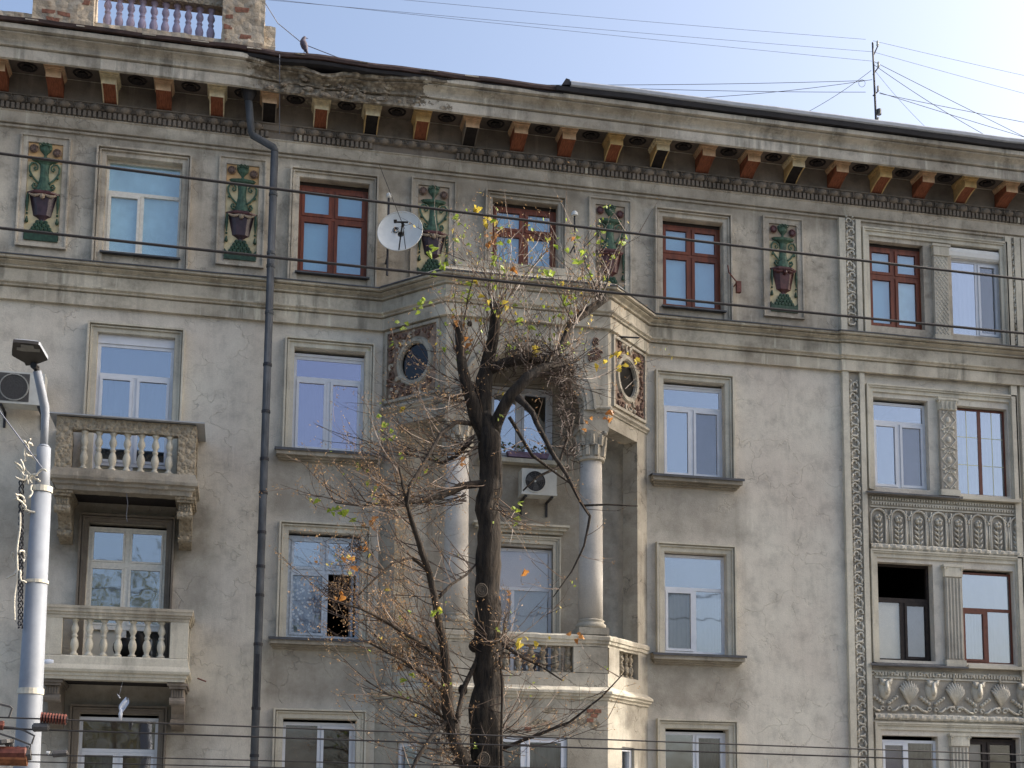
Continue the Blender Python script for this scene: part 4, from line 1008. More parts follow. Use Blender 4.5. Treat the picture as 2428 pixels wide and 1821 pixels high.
# columns
for cx_ in (3.64, 6.06):
    cy_ = -.86; mb = MB()
    mb.box(cx_-.27, cx_+.27, cy_-.24, cy_+.24, 3.42, 3.54); mb.build('column_plinth', M['oriel'], OR)
    mb = MB(); mb.lathe([(.25, 3.54), (.27, 3.57), (.27, 3.61), (.235, 3.64), (.23, 3.66), (.25, 3.68), (.22, 3.70)], (cx_, cy_, 0), 24); mb.build('column_base', M['oriel'], OR, smooth=True)
    mb = MB(); mb.lathe([(.215, 3.70), (.215, 4.6), (.208, 5.6), (.195, 6.55)], (cx_, cy_, 0), 28); mb.build('column_shaft', M['column'], OR, smooth=True)
    mb = MB(); mb.lathe([(.20, 6.55), (.245, 6.57), (.245, 6.62), (.215, 6.63), (.225, 6.8), (.235, 6.95), (.26, 7.06), (.265, 7.08)], (cx_, cy_, 0), 24)
    for row, (zz, h, rr) in enumerate(((6.64, .20, .222), (6.82, .20, .228))):
        for k in range(9):
            a = 2*math.pi*(k+.5*row)/9; c, s_ = math.cos(a), math.sin(a)
            mb.tube([(cx_+rr*c, cy_+rr*s_, zz), (cx_+(rr+.012)*c, cy_+(rr+.012)*s_, zz+h*.6), (cx_+(rr+.03)*c, cy_+(rr+.03)*s_, zz+h), (cx_+(rr+.035)*c, cy_+(rr+.035)*s_, zz+h-.03)], [.05, .05, .04, .02], 5)
    for k in range(4):
        a = math.pi/4+k*math.pi/2
        mb.tube([(cx_+(.20+.02*j)*math.cos(a)+.03*math.cos(j*1.2)*math.cos(a), cy_+(.20+.02*j)*math.sin(a), 6.95+.02*j) for j in range(6)], .025, 5)
        mb.blob((cx_+.30*math.cos(a), cy_+.30*math.sin(a), 7.05), .045, 0, 6, 4)
    mb.box(cx_-.27, cx_+.27, cy_-.22, cy_+.25, 7.085, 7.178)
    mb.build('column_capital', M['oriel'], OR)
# loggia floor, balustrade, slab cornice
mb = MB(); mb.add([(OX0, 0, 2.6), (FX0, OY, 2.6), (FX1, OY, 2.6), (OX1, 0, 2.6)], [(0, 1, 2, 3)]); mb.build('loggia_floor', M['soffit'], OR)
def rj(a=.008):
    def f(q): k = mnoise.noise(q*6)*.6+mnoise.noise(q*15)*.4; return Vector((q.x+a*k*.5, q.y+a*k, q.z+a*k))
    return f
part_sweep('balustrade_base', [(0, 2.42), (0, 2.74), (-.18, 2.75)], M['oriel'], sub=.3)
part_sweep('slab_cornice', [(.0, 2.27), (.03, 2.275), (.035, 2.31), (.08, 2.33), (.085, 2.36), (.12, 2.38), (.12, 2.42), (.06, 2.46), (.0, 2.50)], M['ledge'], sub=.12, dm=rj(.02))
part_sweep('balustrade_rail', [(-.20, 3.20), (.0, 3.205), (.0, 3.25), (.03, 3.26), (.035, 3.31), (.055, 3.32), (.06, 3.38), (.03, 3.41), (-.20, 3.43), (-.20, 3.20)], M['ledge'], sub=.1, dm=rj(.02))
# front pedestals
for a, b_ in ((FX0, FX0+.62), (FX1-.62, FX1)):
    mb = MB(); mb.box(a+.002, b_-.002, OY+.001, OY+.24, 2.75, 3.20); mb.build('pedestal', M['oriel'], OR)
mb = MB(); mb.box(3.4, 6.3, OY+.002, OY+.2, 2.5, 2.74); mb.build('balustrade_plinth', M['oriel'], OR)
for side in 'LR':
    for t0, t1 in ((.001, .36), (L_-.42, L_-.05)):
        mb = MB(); p = [face_xy(side, t, o) for t, o in ((t0, -.001), (t1, -.001), (t1, -.2), (t0, -.2))]
        mb.add([(q.x, min(q.y, 0), 2.74) for q in p]+[(q.x, min(q.y, 0), 3.21) for q in p], [(0, 1, 5, 4), (1, 2, 6, 5), (2, 3, 7, 6), (3, 0, 4, 7)])
        mb.build('pedestal', M['oriel'], OR)
mb = MB(); mb.lathe(baluster_prof(.455, .066), (0, 0, 0), 12); bo = mb.build('baluster', M['yrough'], None, smooth=True, origin=(0, 0, 0)); lst = []
n = 8
for i in range(n): lst.append((FX0+.70+(FX1-FX0-1.40)*i/(n-1), OY+.1))
for side in 'LR':
    for t in (.50, .66, .85): q = face_xy(side, t, -.1); lst.append((q.x, q.y))
for i, (x, y) in enumerate(lst):
    loc = Vector((x, y, 2.75))
    if i == 0: bo.parent = OR; WL[bo] = loc; bo.location = loc-WL[OR]
    else: inst(bo, 'baluster', loc, OR)
# lower body of the oriel with three windows
mb = MB(); hl = [(4.13, 5.60, -.1, 1.62)]
wallgrid(mb, FX0, FX1, GZ, 2.30, hl, OY, .2); mb.build('oriel_wall', M['oriel'], OR)
win(4.13, 5.60, -.1, 1.62, [(1, [.5, .5], [P('glassd', 'greycurtain'), P('glassd', 'greycurtain')])], pvc, y=OY+.05, parent=B, label='white window in the front of the oriel')
for side in 'LR':
    mb = MB(); t0, t1, z0, z1 = .52, .98, .1, 1.50
    def PT(t, z, off=0): p = face_xy(side, t, off); return (p.x, p.y, z)
    for a, b_, c, d in ((0, t0, GZ, 2.3), (t1, L_, GZ, 2.3), (t0, t1, GZ, z0), (t0, t1, z1, 2.3)): mb.quad(PT(a, c), PT(b_, c), PT(b_, d), PT(a, d))
    mb.quad(PT(t0, z0), PT(t0, z0, -.2), PT(t0, z1, -.2), PT(t0, z1)); mb.quad(PT(t1, z0), PT(t1, z0, -.2), PT(t1, z1, -.2), PT(t1, z1)); mb.quad(PT(t0, z1), PT(t1, z1), PT(t1, z1, -.2), PT(t0, z1, -.2))
    mb.build('oriel_wall', M['oriel'], OR)
    mb = MB()
    def bar(ta, tb, za, zb, o0, o1):
        q = [(ta, za), (tb, za), (tb, zb), (ta, zb)]
        mb.add([PT(*v, o1) for v in q]+[PT(*v, o0) for v in q], [(0, 1, 2, 3), (0, 4, 5, 1), (1, 5, 6, 2), (2, 6, 7, 3), (3, 7, 4, 0)])
    bar(t0, t1, z1-.07, z1, -.14, -.06); bar(t0, t0+.07, z0, z1-.07, -.14, -.06); bar(t1-.07, t1, z0, z1-.07, -.14, -.06)
    wo = mb.build('window', pvc, B, label='narrow white window in the canted side of the oriel')
    mb = MB(); mb.quad(PT(t0+.07, z0, -.11), PT(t1-.07, z0, -.11), PT(t1-.07, z1-.07, -.11), PT(t0+.07, z1-.07, -.11)); mb.build('pane', M['glass'], wo)
    mb = MB(); mb.quad(PT(t0+.05, z0, -.18), PT(t1-.05, z0, -.18), PT(t1-.05, z1-.05, -.18), PT(t0+.05, z1-.05, -.18)); mb.build('blind', M['greycurtain'], wo)
# fallen render patches with brick showing on the oriel front
for k in range(11):
    x, z = U(4.6, 6.1), U(1.82, 2.15); mb = MB()
    mb.blob((x, OY+.004, z), U(.08, .2), 0, 11, 4, (U(.8, 1.5), .04, U(.4, .8))); mb.v = [(a+U(-.02, .02), b, c+U(-.02, .02)) for a, b, c in mb.v]
    mb.build('render_patch', random.choice((M['rubble'], M['yrough'])), OR)
for x, z in ((6.0, 2.08), (6.14, 2.08), (6.07, 2.0), (6.0, 1.92), (4.9, 1.74)):
    mb = MB(); mb.box(x-.06, x+.06, OY-.012, OY+.01, z-.032, z+.032); mb.build('brick', M['brick'], OR)

# ---- right bay: carved strips, pilasters, panels
def strip(x0, name_label):
    """flat band, carved running scroll, flat band"""
    st = empty('carved_strip', (x0+.2, 0, GZ), parent=B, label=name_label)
    for z0, z1 in ((GZ, 8.98), (9.77, 12.13)):
        mb = MB(); mb.box(x0, x0+.13, -.085, .001, z0, z1); mb.box(x0+.36, x0+.465, -.085, .001, z0, z1); mb.build('strip_band', M['stone'], st)
        mb = MB(); mb.box(x0+.1301, x0+.3599, -.03, .001, z0, z1); mb.build('strip_ground', M['panelbg'], st)
    return st
mb = MB()
cx = 0
pts = []
for i in range(15):
    f = i/14; a = -.6+4.6*f; r = .075*(1-.75*f); pts.append((.012+r*math.cos(a), -.02, .10+r*math.sin(a)))
mb.tube(pts, [.024-.008*i/14 for i in range(15)], 5)
mb.tube([(-.07, -.018, -.02), (-.075, -.025, .05), (-.045, -.02, .12)], [.02, .028, .014], 5)
mb.tube([(.075, -.018, .03), (.05, -.025, -.02), (-.04, -.02, -.03), (-.08, -.02, -.005)], [.014, .024, .022, .012], 5)
mb.blob((.07, -.02, .18), .026, 0, 6, 4); mb.blob((-.06, -.02, .185), .024, 0, 6, 4)
scr = mb.build('scroll_leaf', M['carved'], None, origin=(0, 0, 0), smooth=True); firsts = True
for x0, zs in ((11.35, (-.6, 12.0)), (15.00, (9.8, 12.0)), (15.20, (-.6, 8.8))):
    st = strip(x0, 'carved scroll strip left of the paired windows' if x0 < 12 else 'carved scroll strip right of the paired windows')
    z = zs[0]; k = 0
    while z < zs[1]:
        if not (8.80 < z < 9.75):
            loc = Vector((x0+.245, -.03, z))
            if firsts: scr.parent = st; WL[scr] = loc; scr.location = loc-WL[st]; firsts = False
            else: inst(scr, 'scroll_leaf', loc, st, scale=(1 if k % 2 else -1, 1, 1))
        z += .225; k += 1
def pil(x0, x1, z0, z1, kind, label):
    pt = empty('pilaster', ((x0+x1)/2, 0, z0), parent=B, label=label)
    mb = MB(); mb.box(x0+.03, x1-.03, -.075, .15, z0+.12, z1-.24); mb.build('pilaster_shaft', M['panelbg'] if kind != 'lattice' else M['carved'], pt)
    mb = MB(); mb.box(x0, x1, -.10, .15, z0, z0+.12); mb.build('pilaster_foot', M['stone'], pt)
    mb = MB(); mb.box(x0+.02, x1-.02, -.10, .15, z1-.24, z1-.05)
    mb.box(x0-.01, x1+.01, -.115, .15, z1-.05, z1-.004)
    if kind in ('flute', 'diamond'):
        for xx in (x0+.03, x1-.03): mb.tube([(xx+(.035*math.cos(a))*(1-a/8), -.11, z1-.09+(.035*math.sin(a))*(1-a/8)) for a in [k*.6 for k in range(10)]], .012, 5)
    if kind == 'diamond':
        for i in range(4): xx = x0+.07+i*(x1-x0-.14)/3; mb.tube([(xx, -.108, z1-.22), (xx, -.108, z1-.08)], .022, 5)
    mb.build('pilaster_capital', M['stone'], pt)
    za, zb = z0+.12, z1-.24; xa, xb = x0+.05, x1-.05; mb = MB()
    if kind == 'flute':
        n = 5
        for i in range(n): xx = xa+.02+(xb-xa-.04)*i/(n-1); mb.tube([(xx, -.078, za+.03), (xx, -.078, zb-.03)], .018, 6)
        mb.build('fluting', M['carved'], pt)
    elif kind == 'diamond':
        n = 4; h = (zb-za)/n; xm = (xa+xb)/2
        for i in range(n):
            c = za+h*(i+.5)
            for q in ([(xa, c), (xm, c+h*.46), (xb, c), (xm, c-h*.46), (xa, c)],): mb.tube([(a, -.08, b) for a, b in q], .014, 4)
            mb.blob((xm, -.08, c), .055, 0, 8, 5, (1, .6, 1.2))
            for dx in (-1, 1):
                for dz in (-1, 1): mb.blob((xm+dx*.10, -.08, c+dz*h*.36), .028, 0, 6, 4, (1, .6, 1))
        for i in range(n+1):
            c = za+h*i
            if i not in (0, n): mb.tube([(xa, -.082, c), (xm, -.082, c+.07), (xb, -.082, c), (xm, -.082, c-.07), (xa, -.082, c)], .012, 4)
        mb.build('diamond_lattice', M['carved'], pt)
    else:
        s = .105; i = -6
        while za+i*s < zb:
            for sg in (-1, 1):
                a, b_ = (xa, za+i*s), (xb, za+i*s+(xb-xa)*1.3)
                if sg < 0: a, b_ = (xa, b_[1]), (xb, a[1])
                def clipz(p, q):
                    (x_a, z_a), (x_b, z_b) = p, q
                    if z_a > z_b: r_ = clipz(q, p); return (r_[1], r_[0]) if r_ else None
                    if z_b < za or z_a > zb: return None
                    f = lambda z: x_a+(x_b-x_a)*(z-z_a)/(z_b-z_a)
                    return ((f(max(z_a, za)), max(z_a, za)), (f(min(z_b, zb)), min(z_b, zb)))
                cl = clipz(a, b_)
                if cl and abs(cl[0][1]-cl[1][1]) > .01: mb.tube([(cl[0][0], -.076, cl[0][1]), (cl[1][0], -.076, cl[1][1])], .007, 4)
            i += 1
        mb.build('diagonal_lattice', M['stone'], pt)
pil(13.36, 13.74, 9.78, 11.80, 'lattice', 'pilaster with fine diagonal lattice')
pil(13.38, 13.80, 6.62, 8.60, 'diamond', 'pilaster with raised diamonds')
pil(13.38, 13.80, 3.24, 5.24, 'flute', 'fluted pilaster beside the black open window')
pil(13.40, 13.83, -.1, 1.94, 'flute', 'fluted pilaster at the bottom of the frame')
# sills of the paired windows
for z, (a, b_) in ((6.64, (11.76, 13.38)), (3.28, (11.76, 13.38))):
    mb = MB(); e = [(a, -.17, z-.06), (b_+.42, -.17, z-.06), (b_+.36, .14, z+.04), (a+.1, .14, z+.04), (a, -.17, z-.09), (b_+.42, -.17, z-.09)]
    mb.add(e, [(0, 1, 2, 3), (4, 5, 1, 0)]); mb.build('window_sill', M['metal'], B)
for z, mt in ((6.62, 'stone'), (3.27, 'stone')):
    mb = MB(); mb.box(13.82, 15.1, -.14, .14, z-.06, z); mb.build('window_sill', M[mt], B)
# bead and dentil bands, carved arcade panel, mask and shell panel, rough rope rolls
def beads(z, x0=11.92, x1=15.12, s=.058, h=.05, name='small_dentils'):
    mb = MB(); x = x0
    while x < x1: mb.box(x, x+s*.55, -.06, -.02, z, z+h); x += s
    mb.box(x0-.02, x1, -.02, .001, z-.03, z+h+.03); mb.box(x0-.02, x1, -.045, .001, z-.055, z-.031)
    o = mb.build(name, M['carved'], B, kind='stuff'); return o
beads(6.46); beads(6.36); beads(3.02, s=.062, h=.07)
mb = MB(); mb.box(11.87, 15.14, -.012, .001, 5.50, 6.55); mb.build('panel_field', M['panelbg'], B)
mb = MB(); mb.box(11.87, 15.14, -.012, .001, 2.22, 3.20); mb.build('panel_field', M['panelbg'], B)
# arch niche motif
mb = MB(); hw = .155
mb.tube([(-hw, -.03, 0)]+[(-hw, -.03, .1*i) for i in range(1, 6)]+[(hw*math.cos(a), -.03, .55+hw*math.sin(a)) for a in [math.pi-math.pi*i/8 for i in range(9)]]+[(hw, -.03, .1*i) for i in range(5, -1, -1)], .022, 5)
mb.blob((0, -.02, .52), .075, 0, 10, 5, (1, .35, 1))
for k in range(5):
    a = k*2*math.pi/5+.3; mb.blob((.045*math.cos(a), -.045, .52+.045*math.sin(a)), .034, 0, 6, 4)
mb.tube([(0, -.02, 0), (0, -.02, .44)], .012, 5)
for z in (.04, .14, .24, .34):
    for sx in (-1, 1): mb.tube([(0, -.02, z), (sx*.05, -.03, z+.03), (sx*.085, -.025, z+.085)], [.012, .026, .008], 5)
nicheA = mb.build('flower_niche', M['carved'], None, origin=(0, 0, 0), smooth=True)
mb = MB(); mb.tube([(-.022, -.03, 0), (-.022, -.03, .50)], .016, 5); mb.tube([(.022, -.03, 0), (.022, -.03, .50)], .016, 5); mb.blob((0, -.03, .53), .035, 0, 8, 4)
mb.tube([(-.06, -.03, .70), (-.05, -.03, .62), (0, -.03, .56), (.05, -.03, .62), (.06, -.03, .70)], .02, 5)
colA = mb.build('niche_colonnette', M['carved'], None, origin=(0, 0, 0), smooth=True)
for i in range(8):
    loc = Vector((12.05+.428*i, -.012, 5.57))
    if i == 0: nicheA.parent = B; WL[nicheA] = loc; nicheA.location = loc-WL[B]
    else: inst(nicheA, 'flower_niche', loc, B)
    if i < 7:
        loc = Vector((12.05+.428*(i+.5), -.012, 5.57))
        if i == 0: colA.parent = B; WL[colA] = loc; colA.location = loc-WL[B]
        else: inst(colA, 'niche_colonnette', loc, B)
# mask
mb = MB(); mb.blob((0, 0, .37), .13, 0, 10, 7, (.85, .45, 1.25))
mb.prism([(-.025, .48), (.025, .48), (.035, .33), (0, .27), (-.035, .33)], -.085, -.02)
for s in (-1, 1):
    mb.prism([(s*.02, .50), (s*.10, .52), (s*.085, .44), (s*.03, .41)][::s], -.07, -.02)
    mb.tube([(s*.21+.045*math.cos(a)*(1-a/9), -.02, .60+.045*math.sin(a)*(1-a/9)) for a in [k*.6 for k in range(11)]], .014, 5)
    mb.tube([(s*.05, -.02, .56), (s*.10, -.03, .62), (s*.165, -.02, .61)], .014, 5)
    for k in range(4): mb.blob((s*(.06+.045*k), -.02, .16+.03*k), .03, 0, 6, 4)
    mb.tube([(s*.06+.04*math.cos(a)*(1-a/9), -.02, .07+.04*math.sin(a)*(1-a/9)) for a in [k*.6 for k in range(11)]], .014, 5)
    mb.tube([(s*.10, -.02, .04), (s*.17, -.025, .05), (s*.24, -.02, .11)], [.018, .018, .012], 5)
mask = mb.build('mask_motif', M['carved'], None, origin=(0, 0, 0), smooth=True)
mb = MB(); mb.blob((.02, 0, .33), .12, 0, 10, 7, (.95, .5, 1.1))
for k in range(9):
    a = math.pi*(.12+.76*k/8)+.0; mb.tube([(0, -.02, .16), (.13*math.cos(a), -.05, .30+.10*math.sin(a)), (.17*math.cos(a), -.02, .34+.16*math.sin(a))], [.014, .028, .012], 5)
mb.tube([(0, -.02, .5), (-.02, -.03, .60), (.01, -.03, .63)], [.02, .018, .014], 5)
for s in (-1, 1):
    mb.tube([(s*.06+.05*math.cos(a)*(1-a/9), -.025, .08+.045*math.sin(a)*(1-a/9)) for a in [k*.6 for k in range(11)]], .015, 5)
    mb.tube([(s*.02, -.02, .13), (s*.12, -.025, .12), (s*.24, -.02, .04)], [.012, .02, .012], 5)
shell = mb.build('shell_motif', M['carved'], None, origin=(0, 0, 0), smooth=True)
fm = fs_ = True
for i in range(7):
    x = 12.10+.488*i; loc = Vector((x, -.012, 2.29)); sm = mask if i % 2 == 0 else shell
    sm.scale = (1.2, 1.6, 1.28)
    if (sm is mask and fm) or (sm is shell and fs_):
        sm.parent = B; WL[sm] = loc; sm.location = loc-WL[B]
        if sm is mask: fm = False
        else: fs_ = False
    else: inst(sm, sm.name.split('.')[0], loc, B, scale=(1.2, 1.6, 1.28))
for z in (5.52, 2.22):
    mb = MB(); sweep([(11.87, 0), (15.14, 0)], [(.0, z-.05), (.05, z-.045), (.085, z-.01), (.085, z+.04), (.05, z+.07), (.0, z+.075)], mb, 0, .05,
        lambda q: Vector((q.x, q.y-.012*mnoise.noise(q*9)-.012*math.sin(q.x*38+q.z*30), q.z+.014*mnoise.noise(q*8+Vector((5, 1, 2))))))
    mb.build('rough_roll_moulding', M['carved'], B)

# ---- loose bits fixed to the wall
a = at(1628+270/2.765, 600+80/2.765, -.2); b_ = at(1628+345/2.765, 600+215/2.765, -.2); c = at(1628+330/2.765, 600+190/2.765, -.2)
wb = empty('wall_hook', (b_.x, 0, b_.z), 'rusty hook with a small brown box on the wall beside the window', 'hook')
mb = MB(); mb.tube([a, (a.x+.02, -.2, a.z-.14), (c.x-.05, -.2, c.z+.05), c, (c.x+.02, 0, c.z)], .014, 6); mb.build('hook', M['rust'], wb)
mb = MB(); mb.box(b_.x-.045, b_.x+.045, -.20, -.12, b_.z-.12, b_.z+.10); mb.build('hook_box', M['rust'], wb)

# ================================================================== THINGS ON THE FACADE
# satellite dish
dc = Vector((2.60, -.55, 10.63))
ds = empty('satellite_dish', (2.42, 0, 10.3), 'white round satellite dish on a pole beside the red-brown window', 'satellite dish')
nrm = Vector((-.30, -1, .22)).normalized(); q = nrm.to_track_quat('Z', 'Y')
mb = MB(); n, rings = 36, 7; vs = []
for i in range(rings+1):
    r = .405*i/rings
    for k in range(n): a = 2*math.pi*k/n; vs.append(dc+q @ Vector((r*math.cos(a), r*1.03*math.sin(a), .09*(r/.4)**2)))
fs = [(i*n+k, i*n+(k+1) % n, (i+1)*n+(k+1) % n, (i+1)*n+k) for i in range(1, rings) for k in range(n)]+[tuple(n+k for k in range(n))]
mb.add(vs, fs); mb.tube([dc+q @ Vector((.405*math.cos(a), .417*math.sin(a), .092)) for a in [2*math.pi*k/36 for k in range(37)]], .009, 5)
mb.build('reflector', M['white'], ds, smooth=True)
mb = MB(); e = dc+q @ Vector((.10, -.08, .42)); mb.tube([dc+q @ Vector((.0, -.40, .08)), e], .012, 6); mb.tube([dc+q @ Vector((.12, -.38, .08)), e], .008, 5)
mb.tube([e, e+q @ Vector((0, 0.02, -.09))], .028, 8); mb.tube([e+Vector((-.12, 0, 0)), e+Vector((.10, 0, .02))], .016, 6); mb.tube([e+Vector((-.12, 0, -.02)), e+Vector((-.13, -.03, .03))], .03, 8); mb.build('receiver_arm', M['black'], ds)
mb = MB(); lp = dc+q @ Vector((-.09, .08, .02)); mb.tube([lp+q @ Vector((.055*math.cos(a), .055*math.sin(a), 0)) for a in [2*math.pi*k/14+.5 for k in range(13)]], .007, 4)
mb.tube([lp+q @ Vector((.03*math.cos(a), .03*math.sin(a), 0)) for a in [k*.6 for k in range(8)]], .010, 4); mb.build('round_emblem', M['black'], ds)
mp = at(800+292/2.765, 1290/2.765, -.25)
mb = MB(); mb.tube([(2.40, -.28, 9.95), (2.40, -.28, mp.z-.02)], .022, 8); mb.tube([(2.40, -.28, 10.6), (dc.x, dc.y+.03, dc.z)], .025, 6); mb.tube([(2.40, -.28, 10.3), (2.40, 0, 10.3)], .02, 6); mb.tube([(2.40, -.28, 11.1), (2.40, 0, 11.1)], .02, 6)
mb.build('mast', M['pipedark'], ds)
mb = MB(); mb.blob((2.40, -.28, mp.z+.02), .055, 0, 8, 6); mb.build('insulator_cap', M['white'], ds)
ip = at(800+1555/2.765, 1405/2.765, -.3)
rod = empty('insulator_rod', (ip.x, 0, ip.z-.8), 'thin dark rod with a white insulator cap left of the maroon vase relief', 'insulator')
mb = MB(); mb.tube([(ip.x, -.3, ip.z-.75), (ip.x, -.3, ip.z)], .016, 6); mb.tube([(ip.x, -.3, ip.z-.6), (ip.x, 0, ip.z-.62)], .014, 6); mb.build('rod', M['pipedark'], rod)
mb = MB(); mb.lathe([(.065, -.03), (.062, .02), (.04, .055), (.01, .065)], ip, 12); mb.build('cap', M['white'], rod)

def aircon(x0, x1, z0, z1, y0, y1, label, fan=True):
    r = empty('air_conditioner', ((x0+x1)/2, 0, z0), label, 'air conditioner')
    mb = MB(); mb.box(x0, x1, y0, y1, z0, z1); mb.box(x0-.01, x1+.01, y0-.006, y1, z0-.012, z0+.02); mb.build('casing', M['aircon'], r)
    cx, cz, rr = x0+(z1-z0)*.52, (z0+z1)/2, (z1-z0)*.40
    mb = MB(); n = 24
    for k in range(n):
        a0, a1 = 2*math.pi*k/n, 2*math.pi*(k+1)/n
        mb.prism([(cx+r_*math.cos(t), cz+r_*math.sin(t)) for r_, t in ((rr, a0), (rr*1.09, a0), (rr*1.09, a1), (rr, a1))], y0-.02, y0)
    mb.build('fan_ring', M['aircon'], r)
    mb = MB()
    if fan: mb.disc((cx, cz), rr, y0-.003, y0-.001, 28)
    else: mb.box(cx-rr*1.12, cx+rr*1.12, y0-.003, y0-.001, cz-rr*1.12, cz+rr*1.12)
    mb.build('fan_recess', M['black'] if fan else M['grille'], r)
    mb = MB()
    if fan:
        for k in range(3):
            a = k*2*math.pi/3+.4; q = [(cx+rr*f*math.cos(a+d), cz+rr*f*math.sin(a+d)) for f, d in ((.15, -.4), (.9, -.15), (.92, .55), (.5, .75), (.15, .5))]
            mb.prism(q, y0-.010, y0-.005)
        mb.disc((cx, cz), rr*.18, y0-.016, y0-.004, 12); mb.build('fan_blades', M['grille'], r)
        mb = MB(); mb.disc((cx, cz), rr*.1, y0-.022, y0-.0161, 10); mb.build('fan_hub', M['aircon'], r)
    mb = MB()
    for f in (.28, .46, .64, .82, .98): mb.tube([(cx+rr*f*math.cos(a), y0-.024, cz+rr*f*math.sin(a)) for a in [2*math.pi*k/20 for k in range(21)]], .0025, 3)
    for k in range(12): a = k*math.pi/6; mb.tube([(cx+rr*.2*math.cos(a), y0-.024, cz+rr*.2*math.sin(a)), (cx+rr*math.cos(a), y0-.024, cz+rr*math.sin(a))], .002, 3)
    if not fan:
        s = rr*1.12; i = -s
        while i < s: mb.box(cx-s, cx+s, y0-.028, y0-.026, cz+i, cz+i+.004); i += .018
    mb.build('fan_guard', M['grille'], r)
    for x in (x0+.08, x1-.08):
        mb = MB(); yb = .22 if x0 > 0 else 0; mb.box(x-.02, x+.02, y0+.02, yb, z0-.05, z0-.02); mb.box(x-.02, x+.02, yb-.02, yb, z0-.3, z0-.051); mb.build('bracket', M['pipedark'], r)
aircon(-4.10, -3.34, 7.02, 7.56, -.48, -.16, 'grey-white air conditioner behind the lamp head, left of the balcony door', False)
aircon(4.93, 5.58, 6.08, 6.55, -.26, .04, 'white air conditioner with visible fan blades under the arched loggia window')
# flower trough on the loggia window sill
ft = empty('flower_trough', (5.0, .12, 6.83), 'lilac flower trough with small plants on the loggia window sill', 'flower box')
mb = MB(); mb.prism([(4.75, 6.85), (5.48, 6.85), (5.52, 6.95), (4.72, 6.95)], .06, .2); mb.build('trough', M['petal'], ft)
mb = MB()
for k in range(60): x, y, z = U(4.6, 5.6), U(.04, .2), U(6.96, 7.12); a, b2 = Vector((U(-.04, .04), U(-.02, .02), U(-.02, .04))), Vector((U(-.03, .03), U(-.03, .03), U(-.02, .03))); p = Vector((x, y, z)); mb.add([p-a, p-b2, p+a, p+b2], [(0, 1, 2, 3)])
mb.build('foliage', M['leafgreen'], ft, kind='stuff')
mb = MB()
for k in range(18): mb.blob((U(4.6, 5.6), U(.05, .15), U(6.97, 7.1)), .018, 0, 5, 4)
mb.build('blossoms', M['lorange'], ft, kind='stuff')
# plastic bag caught under the lower balcony, white cloth on its edge
bp = at(100+1060/5.53, 1420+1400/5.53, -.99)
mb = MB(); n = 9; vs = []
for i in range(n+1):
    for j in range(n+1):
        u, v = i/n, j/n; wdt = .02+.12*math.sin(math.pi*min(1, v*1.25+.02))*(1-.3*v)
        vs.append((bp.x-.05+.10*(1-v)+(u-.5)*wdt*2*.6, bp.y+.03*math.sin(u*9+v*5), bp.z+.12-.30*v+.03*math.sin(u*7)))
mb.add(vs, [(i*(n+1)+j, (i+1)*(n+1)+j, (i+1)*(n+1)+j+1, i*(n+1)+j+1) for i in range(n) for j in range(n)])
mb.tube([(bp.x-.02, bp.y, bp.z-.05), (bp.x-.035, bp.y, bp.z-.14), (bp.x-.03, bp.y, bp.z-.23)], [.02, .035, .02], 7)
mb.tube([(bp.x-.05, bp.y, bp.z+.12), (bp.x-.10, bp.y, bp.z+.19)], [.012, .003], 4)
mb.tube([(bp.x-.07, bp.y, bp.z+.15), (bp.x-.03, bp.y+.1, 2.36)], .002, 3)
mb.build('plastic_bag', M['bag'], None, 'torn white plastic bag hanging below the lower balcony', 'bag', smooth=True)
bp = at(100+75/5.53, 1420+820/5.53, -1.02)
mb = MB(); mb.blob((bp.x, bp.y+.06, bp.z), .10, 0, 10, 6, (1.2, .5, .55)); mb.v = [(a+.02*mnoise.noise(Vector((a*20, b*20, c*20))), b, c+.02*mnoise.noise(Vector((a*15, c*20, 3)))) for a, b, c in mb.v]
mb.build('white_cloth', M['bag'], None, 'crumpled white cloth on the ledge of the lower balcony behind the lamp post', 'cloth', smooth=True)
# antenna cable loop hanging from the upper balcony
bp = at(100+1100/5.53, 960+1130/5.53, -.9); b2 = at(100+1115/5.53, 960+1530/5.53, -.5)
mb = MB(); mb.tube([bp, bp.lerp(b2, .4)+Vector((.02, 0, 0)), bp.lerp(b2, .8)+Vector((-.01, 0, 0)), b2], .008, 5); mb.build('hanging_cable', M['thin'], None, 'thin cable dangling under the upper balcony', 'cable')

# odds and ends
mb = MB(); mb.blob((-1.86, -.62, 2.95), .17, 0, 12, 8, (1, .7, 1)); mb.blob((-1.62, -.58, 3.0), .15, 0, 12, 8, (.8, .7, 1.5)); mb.build('black_bundle', M['black'], None, 'round black bundle standing behind the balusters of the lower balcony', 'bundle', smooth=True)
a = at(100+2035/5.53, 1420+1040/5.53, -.9); b_ = at(100+2150/5.53, 1420+1085/5.53, -.9)
mb = MB(); mb.tube([a, b_], .013, 6); mb.build('drain_spout', M['rust'], None, 'thin dark spout sticking out of the right end of the lower balcony slab', 'spout')
a = at(1220+1400/5.53, 740+325/5.53, -.8); b_ = at(1220+1640/5.53, 740+338/5.53, -.85)
mb = MB(); mb.tube([a, b_], .016, 6); mb.tube([a, a+Vector((-.05, .2, 0))], .035, 6); mb.build('iron_rod', M['pipedark'], None, 'rusty iron rod sticking out of the oriel above its right round opening', 'rod')
a = at(1628+505/2.671, 1200+1600/2.671, -.05)
mb = MB(); mb.tube([a+Vector((.03, 0, -.9)), a+Vector((.03, 0, -.06)), a+Vector((.02, -.02, 0)), a+Vector((-.03, 0, -.02))], .012, 6); mb.build('conduit', M['aircon'], None, 'thin white conduit with a hooked top at the bottom edge right of the lowest window', 'conduit')

